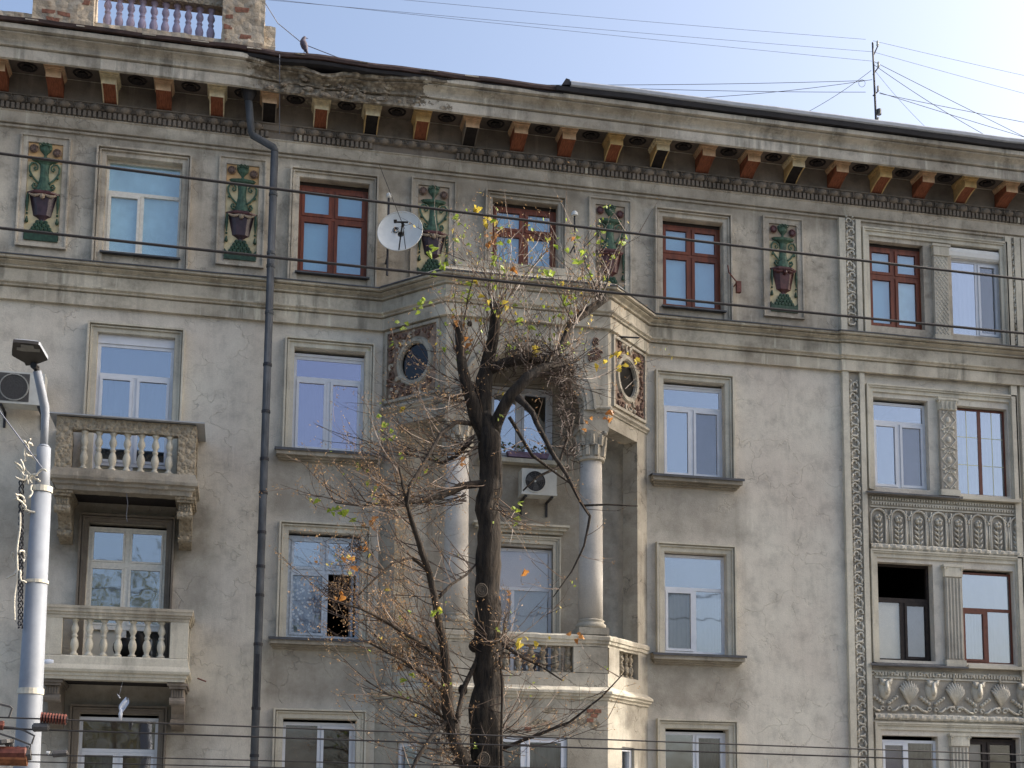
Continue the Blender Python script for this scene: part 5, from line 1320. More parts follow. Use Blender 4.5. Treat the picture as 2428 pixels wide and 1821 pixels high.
# pigeon on the eaves
pg = at(655*K, 117*K, -.8)
mb = MB(); b0 = Vector((pg.x, -.8, 13.72))
mb.tube([b0+Vector(v) for v in ((.06, 0, .0), (.045, 0, .05), (.02, 0, .11), (-.0, 0, .17), (-.01, 0, .22), (.0, 0, .26), (.02, 0, .285), (.045, 0, .29))], [.012, .035, .062, .066, .05, .034, .030, .012], 10)
mb.tube([b0+Vector((.05, 0, .06)), b0+Vector((.09, 0, -.06))], [.03, .015], 6); mb.tube([b0+Vector((.05, 0, .28)), b0+Vector((.08, 0, .27))], [.009, .002], 5)
for s in (-1, 1): mb.tube([b0+Vector((.02, s*.02, .08)), b0+Vector((.01, s*.02, -.05))], .006, 4)
mb.build('pigeon', simple('pigeon_grey_feathers', lin((92, 86, 96)), .8, .3, 20), None, 'grey pigeon sitting upright on the roof edge', 'pigeon', smooth=True)

# roof mast with insulators and its wires
MY = 1.2
m0, m1 = at(1893*K, 275*K, MY), at(1885*K, 92*K, MY)
ma = empty('antenna_mast', (m0.x, MY, m0.z-.3), 'thin dark wire mast with hooks and insulators on the roof', 'mast')
mb = MB(); mb.tube([(m0.x, MY, m0.z-.6), m0, m1], [.03, .026, .02], 8); mb.build('mast_pole', M['pipedark'], ma)
for (xx, yy, up) in ((1896, 100, 22), (1898, 145, 16), (1897, 197, 10), (1897, 265, 20)):
    p = atD(xx, yy, MY); mb = MB(); q_ = atD(1886, yy+up, MY); mb.tube([q_, p, p+Vector((0, 0, .06))], .014, 6); mb.build('hook', M['pipedark'], ma)
    mb = MB(); mb.lathe([(.02, 0), (.032, .03), (.022, .07), (.03, .10), (.01, .13)], p, 8); mb.build('insulator', M['aircon'], ma)
p = atD(1899, 243, MY); mb = MB(); mb.tube([p+Vector((0, 0, -.05)), p+Vector((0, 0, .07))], .05, 8); mb.build('junction_box', M['grille'], ma)
def wire(pts, r, mat, label, name='overhead_wire', group=None, sag=0.0, n=16):
    pts = [Vector(p) for p in pts]; out = []
    for i in range(len(pts)-1):
        for k in range(n):
            f = k/n; q = pts[i].lerp(pts[i+1], f); q.z -= sag*4*f*(1-f); out.append(q)
    out.append(pts[-1]); mb = MB(); mb.tube(out, r, 5); return mb.build(name, mat, None, label, 'wire', group)
GS = 'thin wires against the sky'
tp = lambda x, y: atD(x, y, MY)
for (a, b_, lab) in (((610, -2), (1886, 112), 'faint sky wire reaching the mast at its upper hook from the left'), ((590, -6), (1884, 132), 'lowest of the faint parallel wires crossing the sky left of the mast'), ((860, -6), (1870, 85), 'highest of the faint parallel wires crossing the sky left of the mast'),
                     ((985, 182), (1870, 174), 'dark wire running level from the roof edge to the mast middle'), ((1090, 180), (1870, 199), 'wire sinking slightly towards the mast just above the roof'), ((1500, 212), (1884, 172), 'wire rising from the roof edge to the mast, crossing the level ones'),
                     ((1735, 247), (1882, 152), 'short steep stay wire left of the mast'), ((1886, 88), (2240, 165), 'highest faint wire leaving the mast to the right'), ((1886, 112), (2240, 205), 'second faint wire leaving the mast to the right'),
                     ((1888, 133), (2240, 305), 'dark wire dropping from the mast to the lower right corner of the sky'), ((1888, 140), (2125, 290), 'steeper stay wire from the mast down to the roof on the right'), ((1900, 200), (2240, 300), 'paired wire leaving the mast low to the right'),
                     ((1900, 202), (2240, 265), 'low flat wire leaving the mast to the right'), ((1888, 150), (2000, 275), 'short faint stay wire right of the mast')):
    pa_, pb_ = tp(*a), tp(*b_)
    if b_[0] > 2200: pb_ = pb_+(pb_-pa_)*1.6
    if a[1] < 0: pa_ = pa_-(pb_-pa_)*.5
    wire([pa_, pb_], .0055 if 'faint' not in lab else .0036, M['wire'] if 'faint' not in lab else M['thin'], lab, sag=.05)
lp = [tp(1862+7*math.cos(a), 180+8*math.sin(a)) for a in [2*math.pi*k/14 for k in range(15)]]
mb = MB(); mb.tube(lp, .005, 4); mb.build('wire_loop', M['thin'], ma)
wire([atD(565, -6, -.3), atD(600, 50, -.3), atD(655, 95, -.3), atD(740, 128, -.3)], .008, M['thin'], 'thin cable drooping from the parapet pier past the pigeon', n=4)
wire([atD(604, 118, -1.02), atD(604, 290, -.15)], .007, M['thin'], 'thin cable hanging down over the cornice beside the drainpipe', n=3)
wire([at(800+275/2.765, 1080/2.765, -.1), at(800+400/2.765, 1400/2.765, -.6), at(800+440/2.765, 1500/2.765, -.9)], .006, M['wire'], 'thin cable running down to the satellite dish', n=4)

# ================================================================== STREET FURNITURE
LY = -9.0
PX, = (-2.045,)
lamp = empty('street_lamp', (PX, LY, GZ), 'pale grey lamp post with a flat dark lamp head turned to the street', 'street lamp')
zt = at(101, 1158, LY).z
mb = MB(); mb.tube([(PX, LY, GZ), (PX, LY, 0.6), (PX, LY, zt)], [.15, .128, .096], 24); mb.build('post', M['pole'], lamp, smooth=True)
pA, pB, pC = at(101, 1160, LY), at(104, 1062, LY), at(106.5, 1000, LY)
mb = MB(); mb.tube([pA-Vector((0, 0, .2)), pB], [.075, .070], 16); mb.tube([pB, pB+Vector((0, 0, .03))], [.070, .045], 16); mb.build('upper_post', M['pole'], lamp, smooth=True)
pD, pE = at(108.5, 975, LY), at(88, 880, LY-.12)
mb = MB(); mb.tube([pB, pC, at(107.5, 985, LY), at(106, 965, LY-.01), pD.lerp(pE, .4), pE], [.040, .040, .042, .046, .045, .043], 14); mb.build('arm', M['pole'], lamp, smooth=True)
mb = MB(); mb.tube([at(86, 868, LY-.12), pE, at(90, 890, LY-.11)], .03, 8); mb.tube([at(79, 866, LY-.2), at(86, 872, LY-.12)], .035, 8); mb.build('lamp_joint', M['black'], lamp)
# lamp head in a tilted plane through the joint
tl = math.radians(28); ddir = Vector((0, -math.cos(tl), math.sin(tl))); pn = Vector((1, 0, 0)).cross(ddir)
J = at(78, 868, LY-.15)
def onplane(sx, sy, off=0):
    d = CF+CR*((sx-PCX)/FPX)-CU*((sy-PCY)/FPX); t = ((J-CAM).dot(pn)+off)/d.dot(pn); return CAM+d*t
poly = [(335, 345), (700, 372), (1010, 410), (1050, 440), (1255, 800), (1240, 825), (980, 920), (870, 950), (680, 965), (640, 885), (350, 725), (312, 690), (312, 560)]
poly = [(x/11.06, 780+y/11.06) for x, y in poly]
lo = [onplane(*p) for p in poly]; up_ = pn if pn.z > 0 else -pn
cen = sum(lo, Vector())/len(lo); hi = [p+up_*.045 for p in lo]; hi2 = [cen+(p-cen)*.82+up_*.085 for p in lo]; n = len(lo)
mb = MB(); mb.add(lo+hi+hi2, [tuple(range(n))]+[(i, (i+1) % n, (i+1) % n+n, i+n) for i in range(n)]+[(i+n, (i+1) % n+n, (i+1) % n+2*n, i+2*n) for i in range(n)]+[tuple(range(2*n, 3*n))])
headm = simple('dark_lamp_underside', lin((52, 48, 42)), .5, .2, 8); topm = M['pole']
h = mb.build('lamp_head', [headm, topm], lamp); 
for i, pl in enumerate(h.data.polygons):
    pl.material_index = 0 if (i <= len(lo) and not (i > 0 and pl.normal.x > .5)) else 1  # rim faces towards the sun painted pale, the other rim faces dark
lens = [(545, 400), (870, 432), (900, 515), (1045, 525), (1050, 600), (600, 575), (440, 540), (440, 470), (545, 480)]
lz = [onplane(x/11.06, 780+y/11.06)-up_*.006 for x, y in lens]; n = len(lz)
mb = MB(); mb.add(lz+[p+up_*.004 for p in lz], [tuple(range(n))]+[(i, (i+1) % n, (i+1) % n+n, i+n) for i in range(n)]); mb.build('lamp_lens', simple('dull_lamp_lens', lin((118, 116, 108)), .3, .15, 20), lamp)
# clamps on the post
for sy, hh in ((1640, .03), (1380, .016), (1160, .03)):
    z = at(80, sy, LY).z; mb = MB(); r_ = .096+(zt-z)*.0098; mb.tube([(PX, LY, z-hh), (PX, LY, z+hh)], r_+.012, 20); mb.build('clamp', M['rope'], lamp)
# knotted ropes at the top of the thick post
random.seed(3)
rp = empty('rope_bundle', (PX-.1, LY, zt-1.0), 'bleached knotted rope and cable ends hanging on the lamp post', 'rope')
for k in range(27):
    x = PX+U(-.21, -.10) if k < 24 else PX+U(-.12, .16); y = LY-U(.02, .14); z = zt+U(-.3, .42) if k < 24 else zt+U(-.02, .12)
    if k >= 18 and k < 24: z = zt+U(-1.0, -.2)
    mb = MB(); pts = []
    p = Vector((x, y, z)); d = Vector((U(-.3, .3), U(-.3, .3), U(-1, 1) if k < 24 else U(-.3, .3))); d.normalize()
    if k >= 24: d = Vector((random.choice((-1, 1)), U(-.6, .3), U(-.8, .8))).normalized()
    for j in range(7): pts.append(p.copy()); p += d*.028; d += Vector((U(-.8, .8), U(-.5, .3), U(-.8, .8))); d.normalize()
    mb.tube(pts, [.009, .013, .010, .013, .010, .012, .008], 6); mb.build('rope_strand', M['rope'], rp, smooth=True)
mb = MB(); xx = PX-.19
for s in range(3):
    pts = []
    for j in range(60): z = zt+.05-j*.026; a = j*.9+s*2.1; pts.append((xx+.022*math.cos(a)+.0012*j, LY-.1+.02*math.sin(a), z))
    mb.tube(pts, .008, 5)
mb.build('twisted_cord', M['pipedark'], rp)
mb = MB(); pts = [(xx+.01+.008*math.sin(j*.8), LY-.13, zt-.3-j*.065) for j in range(18)]; mb.tube(pts, .010, 6); mb.build('hanging_cord', M['rope'], rp)
mb = MB(); a, b_ = at(-20, 950, LY-.2), at(100, 1110, LY-.12); mb.tube([a, a.lerp(b_, .5), b_], .007, 5); mb.build('stay_wire', M['thin'], rp)

# overhead wires in front of the house
UG = 'thick cables crossing in front of the facade'
def line(x0, y0, x1, y1, Y, r, mat, label, ext=6, sag=0.0, name='overhead_wire', group=None):
    a, b_ = at(x0, y0, Y), at(x1, y1, Y); d = (b_-a).normalized(); a2, b2 = a-d*ext, b_+d*ext
    pts = []
    for k in range(33): f = k/32; q_ = a2.lerp(b2, f); q_.z -= sag*4*f*(1-f)-sag*.6; pts.append(q_)
    mb = MB(); mb.tube(pts, r, 6); return mb.build(name, mat, None, label, 'wire', group)
line(0, 360, 2428, 659, -10, .0145, M['wire'], 'upper of the two thick cables crossing the top-floor windows', sag=.10)
line(0, 537.5, 2428, 788, -10, .0145, M['wire'], 'lower of the two thick cables crossing the top-floor windows', sag=.08)
line(0, 1701, 2428, 1790, -11, .0075, M['wire'], 'highest of the trolley wires along the bottom of the frame')
line(0, 1727, 2428, 1808, -11, .0085, M['wire'], 'second trolley wire from the top near the bottom of the frame')
line(60, 1789, 1500, 1826, -11, .006, M['wire'], 'third trolley wire from the top, leaving the frame towards the right')
line(60, 1806, 1100, 1830, -11, .006, M['wire'], 'lowest trolley wire at the bottom left corner')
# trolley fittings at the lower left
def fitting(name, label, cat='insulator'): return label
def at3(x, y, Y=-11.0): return at(x/9.217, 1660+y/9.217, Y)
f1 = empty('insulator', at3(1180, 410), 'ribbed reddish insulator on the highest trolley wire right of the lamp post', 'insulator')
mb = MB(); a, b_ = at3(890, 380), at3(1470, 430); nn = 9
for k in range(nn): p0 = a.lerp(b_, (k+.1)/nn); p1 = a.lerp(b_, (k+.65)/nn); mb.tube([p0, p1], [.050, .046], 10)
mb.build('sheds', M['rust'], f1); mb = MB(); mb.tube([a, b_], .030, 8); mb.build('core', M['pipedark'], f1)
f2 = empty('wire_clamp', at3(880, 590), 'grey clamp block on the second trolley wire', 'clamp')
a, b_ = at3(700, 600), at3(1080, 590); mb = MB(); mb.tube([a, a.lerp(b_, .1), a.lerp(b_, .9), b_], [.02, .038, .038, .025], 8); mb.build('clamp_block', M['grille'], f2)
f3 = empty('section_insulator', at3(300, 1200), 'reddish wooden trolley section insulator with metal hoops at the bottom left corner', 'insulator')
mb = MB(); a, b_ = at3(-400, 1150), at3(590, 1170); mb.tube([a, a.lerp(b_, .02), a.lerp(b_, .97), b_], [.045, .06, .06, .045], 10); mb.build('beam', M['rust'], f3)
mb = MB(); a, b_ = at3(-400, 1290), at3(600, 1310); mb.tube([a, b_], .055, 10); mb.build('beam', simple('scorched_wood', lin((120, 74, 44)), .8, .4, 14), f3)
mb = MB()
mb.tube([at3(-300, 640), at3(300, 830), at3(670, 980), at3(640, 1140)], .009, 5); mb.tube([at3(-300, 560), at3(300, 600), at3(520, 660), at3(750, 780), at3(690, 960)], .009, 5)
mb.tube([at3(-200, 40), at3(220, 140), at3(265, 180), at3(200, 370)], .011, 5); mb.tube([at3(580, 1200), at3(680, 1190)], .05, 8)
mb.tube([at3(60, 880), at3(70, 960)], .09, 12); mb.tube([at3(140, 1010), at3(220, 900), at3(280, 1060)], .02, 6)
for x in (170, 400, 600): mb.tube([at3(x, 1000), at3(x, 1080)], [.012, .02], 6)
mb.build('hoops', M['grille'], f3)
mb = MB(); mb.tube([at3(-300, 530), at3(80, 560)], .04, 8); mb.tube([at3(40, 460), at3(50, 500)], .02, 6); mb.build('small_beam', M['rust'], f3)
mb = MB()
for x in (280, 400, 470): mb.blob(at3(x, 1400), .028, 0, 6, 4, (1.6, 1, .7))
mb.build('drips', M['rope'], f3)
f4 = empty('wire_clamp', at3(1240, 1170), 'small grey clamp on the third trolley wire', 'clamp')
mb = MB(); mb.tube([at3(1140, 1180), at3(1160, 1180), at3(1460, 1160), at3(1475, 1190)], [.012, .03, .03, .012], 8); mb.build('clamp_body', M['grille'], f4)
mb = MB(); mb.tube([at3(1010, 1140), at3(1080, 1160)], [.012, .02], 6); mb.build('clamp_tip', M['white'], f4)

# ================================================================== TREE
random.seed(77)
TY = -5.0
base = atD(1058, 1640, TY)
TR = empty('tree', (base.x, TY, GZ), 'pollarded linden with a dark trunk, thin reddish shoots and few yellow-green leaves', 'tree')
def rm(rD, Y): return 1.1*rD*K*(Y+DIST)*1.035/FPX
NODES = []          # (point, direction, radius) where shoots may spring
def limb(pts, name='branch', mat='branchbark', n=9, node=1.0, rough=.12):
    """pts = [(x, y, r, Y)] in display pixels"""
    P3 = [(atD(x, y, TY+Y), rm(r, TY+Y)) for x, y, r, Y in pts]
    out, rad = [], []
    for i in range(len(P3)-1):
        L = (P3[i+1][0]-P3[i][0]).length; k = max(2, int(L/.12))
        for j in range(k):
            f = j/k; p = P3[i][0].lerp(P3[i+1][0], f); r = P3[i][1]+(P3[i+1][1]-P3[i][1])*f
            w_ = mnoise.noise_vector(p*3.1)*r*.35
            out.append(p+w_); rad.append(r*(1+rough*mnoise.noise(p*6)))
    out.append(P3[-1][0]); rad.append(P3[-1][1])
    mb = MB(); mb.tube(out, rad, n)
    if n >= 16:   # furrows
        for v in range(len(mb.v)):
            i, k = divmod(v, n)
            if i < len(out):
                c = out[i]; p = Vector(mb.v[v]); d = p-c; g = mnoise.noise(Vector((k*1.7, i*.16, 0)))*.10+mnoise.noise(Vector((k*.6, i*.3, 5)))*.08
                mb.v[v] = tuple(c+d*(1+g))
    mb.build(name, M[mat], TR, smooth=True)
    for i in range(1, len(out)):
        d = (out[i]-out[i-1]).normalized(); NODES.append((out[i], d, rad[i]*node, name))
    return out
limb([(1068, 2900, 44, 0), (1062, 2200, 38, 0), (1060, 1700, 33, 0), (1056, 1640, 31, 0), (1052, 1570, 30, 0), (1053, 1490, 29, 0), (1055, 1400, 27, 0), (1051, 1290, 25, 0), (1053, 1200, 23, 0), (1055, 1100, 22.5, 0), (1057, 1000, 22, 0), (1052, 930, 23, 0)], 'trunk', 'bark', 22)
limb([(1052, 950, 22, 0), (1042, 880, 19, .02), (1044, 820, 16, .05), (1058, 766, 13, .05), (1068, 707, 11, 0), (1072, 663, 10, -.05)], 'branch', 'bark', 16)
limb([(1046, 950, 15, 0), (1026, 888, 14, -.1), (1010, 840, 12, -.15), (999, 797, 11, -.2), (994, 745, 9, -.25), (990, 695, 8, -.3)], 'branch', 'bark', 12)
limb([(1062, 940, 15, 0), (1082, 896, 13, -.15), (1106, 852, 12, -.25), (1139, 815, 11, -.3), (1180, 795, 12, -.2), (1225, 782, 10, 0)], 'branch', 'bark', 12)
limb([(1060, 800, 10, 0), (1095, 782, 10, -.1), (1140, 772, 11, -.1), (1190, 780, 12, 0), (1240, 800, 9, .1)], 'branch', 'bark', 10)
limb([(1190, 785, 9, 0), (1215, 748, 8, .2), (1232, 700, 8, .4), (1275, 668, 8, .5), (1312, 643, 7, .5)], 'branch', 'bark', 9)
limb([(1225, 720, 4, .4), (1250, 680, 4, .3), (1285, 655, 4, .3)])
limb([(1118, 860, 8, -.3), (1150, 890, 6, -.4), (1170, 935, 5, -.5), (1190, 975, 5, -.5), (1223, 1024, 4, -.6), (1255, 1085, 3.5, -.6), (1275, 1115, 3, -.6), (1262, 1180, 2.2, -.6), (1235, 1235, 1.6, -.5), (1195, 1290, 1, -.5)])
limb([(1258, 1092, 2.5, -.6), (1310, 1090, 2, -.7), (1378, 1093, 1.2, -.8)])
limb([(1100, 900, 4, -.2), (1150, 985, 3.5, -.1), (1185, 1010, 2.5, 0), (1240, 1050, 2, .1)])
limb([(1240, 900, 3, .2), (1205, 1010, 3, .1), (1160, 1030, 2.4, 0), (1130, 1060, 1.6, 0)])
limb([(1020, 915, 5, 0), (985, 912, 4.5, -.3), (952, 938, 4, -.5), (925, 985, 3.5, -.7), (885, 1050, 4, -.9), (878, 1095, 3, -.9)])
limb([(1018, 950, 5, 0), (985, 985, 4, .1), (955, 1000, 3, .2), (900, 985, 2.2, .4), (845, 975, 1.4, .6)])
limb([(1035, 1045, 8, 0), (1000, 1050, 7, -.1), (960, 1068, 5.5, -.2), (910, 1082, 4.5, -.4), (850, 1088, 3, -.6), (780, 1092, 2.2, -.8), (725, 1086, 1.4, -1)])
# second stem on the left
limb([(1045, 1720, 17, -.1), (1010, 1660, 15, -.2), (985, 1610, 13, -.3), (970, 1545, 12, -.35), (966, 1480, 11, -.4), (962, 1420, 9, -.45), (950, 1350, 8, -.5), (939, 1290, 7, -.55), (927, 1235, 6.5, -.6), (908, 1180, 6, -.7), (888, 1120, 4.5, -.8), (874, 1070, 3.2, -.9), (862, 1010, 2, -1)], 'branch', 'bark', 12)
limb([(926, 1232, 4, -.6), (890, 1205, 3, -.7), (850, 1215, 2.6, -.9), (812, 1248, 2.2, -1), (775, 1285, 1.4, -1.1)])
limb([(942, 1295, 4, -.5), (975, 1262, 3, -.4), (1010, 1240, 2.4, -.2), (1035, 1210, 1.4, 0)])
limb([(963, 1435, 6, -.4), (920, 1395, 5, -.6), (880, 1372, 4.5, -.8), (835, 1342, 3.5, -1), (780, 1315, 2.4, -1.2), (728, 1300, 1.5, -1.3)])
limb([(967, 1500, 5, -.4), (915, 1455, 4.5, -.6), (870, 1425, 3.5, -.8), (800, 1390, 2, -1)])
limb([(1036, 1415, 5, 0), (1005, 1480, 5, -.2), (985, 1560, 5, -.4)])
limb([(978, 1550, 5, -.3), (940, 1580, 4, -.5), (900, 1640, 4, -.7), (880, 1690, 3, -.8)])
limb([(960, 1550, 3, -.3), (910, 1520, 2.6, -.5), (840, 1500, 2, -.8), (790, 1470, 1.2, -1)])
limb([(1080, 1620, 4, 0), (1150, 1592, 3.4, -.2), (1230, 1560, 2.6, -.4), (1300, 1505, 1.8, -.6), (1352, 1450, 1, -.8)])
limb([(1082, 1390, 5, 0), (1120, 1415, 3.5, -.2), (1170, 1440, 2.4, -.3), (1215, 1470, 1.4, -.4)])
limb([(1083, 1660, 3, -.2), (1085, 1480, 2.4, -.25), (1080, 1420, 1.6, -.2)])
# knots, cut stubs and a burl
for x, y, r, yy in ((1040, 1275, 14, -.22), (1045, 1640, 12, -.23), (1030, 1395, 16, 0), (1072, 662, 12, -.05), (1000, 1490, 10, -.1), (1015, 700, 6, -.2)):
    p = atD(x, y, TY+yy); mb = MB(); mb.blob(p, rm(r, TY), 0, 10, 6, (1, .7, 1)); mb.v = [(a+.02*mnoise.noise(Vector((a*9, b*9, c*9))), b, c+.02*mnoise.noise(Vector((c*9, b*9, a*9)))) for a, b, c in mb.v]
    mb.build('knot', M['bark'], TR, smooth=True)
for x, y in ((1040, 1275), (1045, 1640)):
    p = atD(x, y, TY-.36); mb = MB(); n = 14
    for rr in (1, .66, .35): mb.tube([(p.x+rm(11, TY)*rr*math.cos(a), p.y, p.z+rm(13, TY)*rr*math.sin(a)) for a in [2*math.pi*k/14 for k in range(15)]], .010, 5)
    mb.disc((p.x, p.z), rm(11, TY), p.y, p.y+.12, 12); mb.build('cut_scar', simple('grey_cut_wood', lin((84, 76, 66)), .9, .2, 18), TR)

# thin shoots
TW = [MB(), MB()]
TIPS = []
def shoot(p, d, L, r, lvl=0, up=.5):
    n = max(4, int(L/.13)); pts, rad = [p.copy()], [r]; q = p.copy(); st = L/n; m = 0 if R() < .62 else 1
    for i in range(n):
        d = (d+Vector((U(-.16, .16), U(-.16, .16), U(-.12, .12)+up*.16))).normalized(); q = q+d*st; pts.append(q.copy()); rad.append(r*(1-.8*(i+1)/n))
        if lvl < 2 and i > 0 and R() < (.34 if lvl == 0 else .22):
            s = Vector((U(-1, 1), U(-1, 1), U(-.5, .7))).normalized(); nd_ = (d*.8+s*.75).normalized()
            shoot(q, nd_, L*U(.2, .45), r*.6, lvl+1, up)
    TW[m].tube(pts, [q_*1.35 for q_ in rad], 3, cap=False); TIPS.append((pts[-1], d, lvl)); 
    if lvl < 2: TIPS.append((pts[len(pts)//2], d, lvl))
def pixel(p):
    v = p-CAM; w_ = v.dot(CF); return (PCX+FPX*v.dot(CR)/w_)/K, (PCY-FPX*v.dot(CU)/w_)/K
for (p, d, r, nm) in NODES:
    if p.z < .2: continue
    x, y = pixel(p)
    if nm == 'trunk': k = .55 if y < 1500 else .25
    elif y < 830: k = 1.7
    elif x > 1085: k = .50
    else: k = 1.3
    if x > 1150 and y > 880: k = .35
    while k > 0:
        if R() < k:
            a = U(0, 2*math.pi); side = Vector((math.cos(a), math.sin(a)*.8, 0))
            if x < 1050 and y > 860: side = Vector((-abs(U(.2, 1)), U(-.7, .7), 0))
            if y < 830: dd = (side*U(.3, .9)+Vector((0, 0, U(.5, 1.1)))).normalized(); L = U(.4, 1.05)
            elif x < 1050: dd = (side*1.0+Vector((0, 0, U(-.1, .8)))).normalized(); L = U(.4, 1.35)
            else: dd = (side*U(.5, 1)+Vector((0, 0, U(-.5, .6)))).normalized(); L = U(.3, .8)
            shoot(p, dd, L, U(.0045, .0085), 0, .55 if y < 830 else .35)
        k -= 1
# long ascending shoots of the pollard head
for k in range(74):
    x0, y0 = random.choice(((1072, 668), (992, 700), (1050, 760), (1000, 790), (1235, 700), (1300, 650), (1200, 770), (1130, 775), (1075, 690), (1260, 680)))
    x0 += U(-12, 12); x1 = x0+U(-95, 75) if x0 < 1200 else x0+U(-110, 45); y1 = max(470, y0-U(90, 240))
    a, b_ = atD(x0, y0, TY+U(-.3, .3)), atD(x1, y1, TY+U(-1.1, .9)); dd = (b_-a)
    shoot(a, (dd.normalized()+Vector((U(-.2, .2), 0, -.15))).normalized(), dd.length, U(.005, .009), 0, .2)
# long fan of shoots towards the left below the head, low fans around the trunk whorls
for (ox, oy, tx0, tx1, ty0, ty1, nn) in ((1030, 850, 760, 980, 700, 960, 26), (1030, 960, 770, 960, 900, 1110, 22), (1000, 1065, 690, 900, 1020, 1180, 22), (965, 1440, 690, 900, 1180, 1420, 26), (968, 1560, 770, 930, 1380, 1560, 22),
                                          (1085, 1390, 1000, 1230, 1270, 1480, 30), (1070, 1400, 960, 1120, 1280, 1400, 18), (1060, 1080, 1100, 1200, 1050, 1200, 12), (985, 1630, 800, 1100, 1500, 1640, 24), (1085, 1590, 1120, 1330, 1440, 1620, 14), (1180, 800, 1250, 1400, 690, 900, 14)):
    for k in range(nn):
        a, b_ = atD(ox+U(-8, 8), oy+U(-22, 22), TY+U(-.15, .15)), atD(U(tx0, tx1), U(ty0, ty1), TY+U(-1.2, .8)); dd = b_-a
        shoot(a, (dd.normalized()+Vector((0, 0, -.22))).normalized(), dd.length, U(.0045, .0085), 0, .32)
# tangled old twigs, nest-like clumps under the arch
for (cx_, cy_, sx, sy, nn) in ((1215, 800, 45, 38, 190), (1150, 765, 60, 24, 150), (1105, 790, 60, 22, 70), (1225, 870, 22, 70, 110), (1230, 960, 14, 60, 60), (725, 1275, 22, 18, 60), (975, 1585, 28, 40, 70), (770, 1180, 22, 26, 50)):
    for k in range(nn):
        p = atD(random.gauss(cx_, sx*.55), random.gauss(cy_, sy*.55), TY+U(-.45, .4)); d = Vector((U(-1, 1), U(-1, 1), U(-1, 1))).normalized(); pts = [p]
        for j in range(5): d = (d+Vector((U(-.5, .5), U(-.5, .5), U(-.5, .5)))).normalized(); pts.append(pts[-1]+d*U(.03, .09))
        TW[1].tube(pts, [.006, .006, .005, .004, .003, .002], 3, cap=False)
o1 = TW[0].build('twigs', M['twig'], TR, kind='stuff'); o2 = TW[1].build('twigs', M['twig2'], TR, kind='stuff')

# leaves: 3 shared shapes
def leafmesh(s, curl):
    pts = [(0, 0), (.45, .12), (.52, .45), (.35, .8), (0, 1.1), (-.35, .8), (-.52, .45), (-.45, .12)]
    vs = [(x*s, curl*s*(abs(x)**1.5)*2-curl*s*.3*y*y, -y*s) for x, y in pts]+[(0, -curl*s*.15, -.5*s)]
    return vs, [(8, i, (i+1) % 8) for i in range(8)]
LM = {}
for nm in ('lgreen', 'lyellow', 'lorange'):
    for c in (.5, 1.0, 1.6):
        vs, fs = leafmesh(.066, c); me = bpy.data.meshes.new('leaf'); me.from_pydata(vs, [], fs); me.materials.append(M[nm]); LM.setdefault(nm, []).append(me)
class _S: pass
nleaf = 0
def leaf(p, kind, s=1.0):
    global nleaf
    o = _S(); o.data = random.choice(LM[kind]); nleaf += 1
    inst(o, 'leaf', p, TR, scale=(s,)*3, rot=(U(-.9, .9), U(-.9, .9), U(0, 6.28)))
CL = [('lgreen', 990, 470), ('lgreen', 935, 545), ('lgreen', 1002, 520), ('lgreen', 905, 665), ('lgreen', 925, 655), ('lgreen', 870, 705), ('lgreen', 960, 565), ('lgreen', 1210, 545), ('lgreen', 1200, 680), ('lgreen', 1240, 560), ('lgreen', 1255, 525),
      ('lgreen', 1297, 510), ('lgreen', 1150, 715), ('lgreen', 1190, 728), ('lgreen', 1270, 575), ('lgreen', 1180, 590), ('lgreen', 1115, 690), ('lgreen', 1055, 610), ('lgreen', 940, 600), ('lgreen', 1010, 640), ('lgreen', 1000, 765), ('lgreen', 820, 905), ('lgreen', 840, 945), ('lgreen', 682, 1083),
      ('lgreen', 715, 1105), ('lgreen', 772, 1015), ('lgreen', 798, 1045), ('lgreen', 1110, 1092), ('lgreen', 1120, 1125), ('lgreen', 868, 1500), ('lgreen', 882, 1455), ('lgreen', 950, 1325), ('lgreen', 745, 1120), ('lgreen', 1075, 560), ('lgreen', 1225, 655), ('lyellow', 1030, 455), ('lyellow', 1048, 472),
      ('lyellow', 1330, 768), ('lyellow', 1342, 792), ('lyellow', 1310, 780), ('lyellow', 1175, 1388), ('lyellow', 1126, 1385), ('lyellow', 1045, 640), ('lyellow', 870, 880), ('lyellow', 1095, 660), ('lyellow', 1150, 760), ('lyellow', 1365, 775), ('lorange', 1052, 500), ('lorange', 1062, 515), ('lorange', 1110, 577), ('lorange', 1262, 918),
      ('lorange', 1305, 893), ('lorange', 1318, 900), ('lorange', 790, 1180), ('lorange', 735, 1290), ('lorange', 760, 1215), ('lorange', 1095, 1285), ('lorange', 1020, 700), ('lorange', 1010, 730), ('lorange', 985, 690), ('lorange', 1245, 1375), ('lorange', 1125, 1230), ('lorange', 985, 1000), ('lgreen', 1345, 520), ('lorange', 800, 1130)]
pix = [(pixel(t[0]), t[0]) for t in TIPS]
PT_ = MB()
for kd, x, y in CL:
    (q, tip) = min(pix, key=lambda t: (t[0][0]-x)**2+(t[0][1]-y)**2)
    c = atD(x, y, tip.y)
    if (c-tip).length > .03: PT_.tube([tip, tip.lerp(c, .5)+Vector((0, 0, .03)), c], [.004, .003, .002], 3, cap=False)
    for k in range(random.choice((2, 3, 4))): leaf(c+Vector((U(-.09, .09), U(-.1, .1), U(-.06, .1))), kd, U(.8, 1.25))
if PT_.v: PT_.build('twigs', M['twig'], TR, kind='stuff')
random.shuffle(TIPS)
cnt = 0
SM = MB()
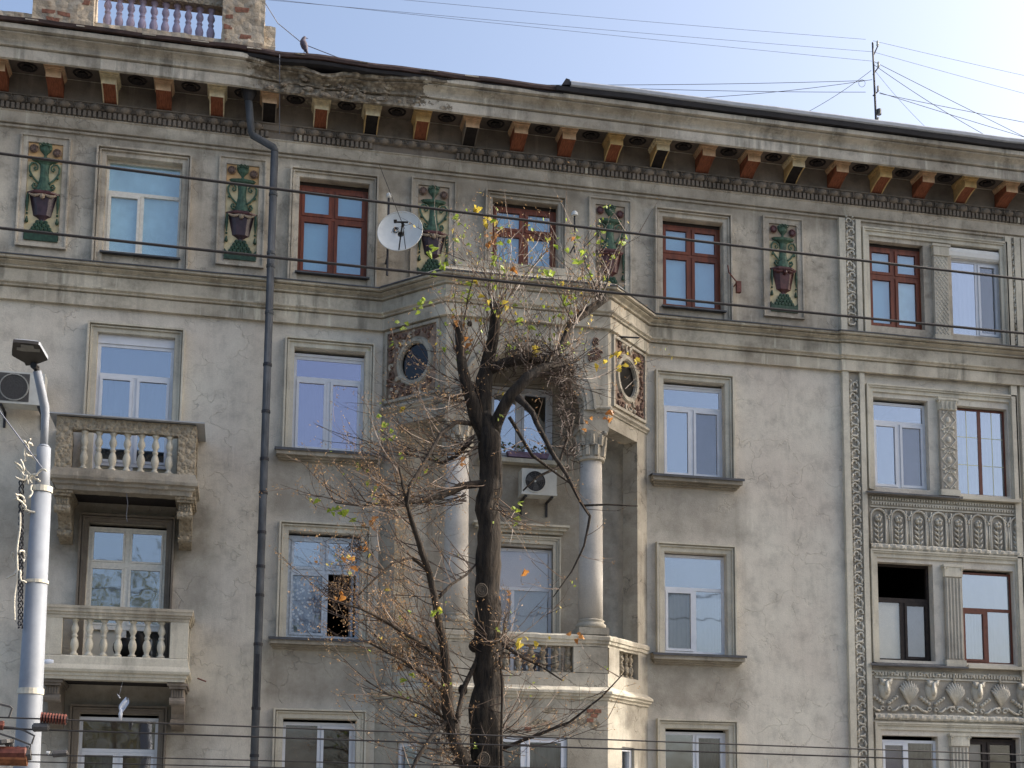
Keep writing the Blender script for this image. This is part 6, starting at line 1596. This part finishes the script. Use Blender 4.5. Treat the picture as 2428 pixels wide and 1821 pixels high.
for (p, d, lvl) in TIPS:
    x, y = pixel(p)
    if y < 760 and nleaf < 290 and R() < .16: leaf(p, random.choice(('lgreen',)*6+('lyellow', 'lyellow', 'lyellow', 'lorange')), U(.45, 1.0))
    elif 760 <= y < 1500 and nleaf < 290 and R() < .012: leaf(p, random.choice(('lgreen', 'lyellow', 'lorange')), U(.5, .9))
    dens = .85 if (x < 900 and 1000 < y < 1420) else (.42 if x < 1030 else .22)
    for k in range(4):
        if R() < dens:
            c = p+Vector((U(-.06, .06), U(-.06, .06), U(-.08, .05))); a = Vector((U(-1, 1), U(-1, 1), U(-1, 1))).normalized()*U(.012, .028); b_ = a.orthogonal().normalized()*U(.005, .009); e = a.cross(b_).normalized()*.008
            SM.add([c-a, c-b_+e, c+a, c+b_+e], [(0, 1, 2), (0, 2, 3)])
GL = [MB(), MB()]
for (p, d, lvl) in TIPS:
    x, y = pixel(p)
    if y < 770 and R() < .16 or R() < .012:
        m = 0 if R() < .7 else 1
        for k in range(random.choice((1, 1, 2, 3))):
            c = p+Vector((U(-.05, .05), U(-.05, .05), U(-.06, .03))); a = Vector((U(-1, 1), U(-1, 1), U(-1, 1))).normalized()*U(.018, .034); b_ = a.orthogonal().normalized()*a.length*.8
            GL[m].add([c-a, c-b_, c+a, c+b_], [(0, 1, 2), (0, 2, 3)])
GL[0].build('small_leaves', M['lgreen'], TR, kind='stuff'); GL[1].build('small_leaves', M['lyellow'], TR, kind='stuff')
SM.build('dry_bracts', M['lbrown'], TR, kind='stuff')

# ================================================================== trees across the street (seen only as reflections in the lower left panes)
def far_tree(x, y, h, label, seed):
    random.seed(seed); t = empty('tree', (x, y, GZ), label, 'tree', 'trees across the street')
    mb = MB(); mb.tube([(x, y, GZ), (x+.2, y, GZ+h*.4), (x-.1, y, GZ+h*.75)], [.28, .2, .1], 8)
    for k in range(7): a = U(0, 6.28); z0 = GZ+h*U(.3, .6); mb.tube([(x, y, z0), (x+1.2*math.cos(a), y+1.2*math.sin(a), z0+1.2), (x+2.2*math.cos(a), y+2.2*math.sin(a), z0+h*.25)], [.1, .06, .03], 5)
    mb.build('trunk', M['bark'], t); mb = MB()
    for c in range(60):
        a, rr = U(0, 6.28), U(0, 1)**.5*h*.27; cx, cy, cz = x+rr*math.cos(a), y+rr*math.sin(a), GZ+h*U(.38, 1.0)
        for k in range(50):
            p = Vector((random.gauss(cx, .5), random.gauss(cy, .5), random.gauss(cz, .4))); a_ = Vector((U(-1, 1), U(-1, 1), U(-1, 1))).normalized()*.11; b_ = a_.orthogonal().normalized()*.09
            mb.add([p-a_, p-b_, p+a_, p+b_], [(0, 1, 2, 3)])
    mb.build('crown', M['lfar'], t, kind='stuff')
far_tree(-5.4, -38, 16.4, 'taller autumn tree across the street, mirrored in the lower left windows', 4)
far_tree(-9.5, -36, 15.0, 'shorter autumn tree across the street, further left than the taller one', 9)
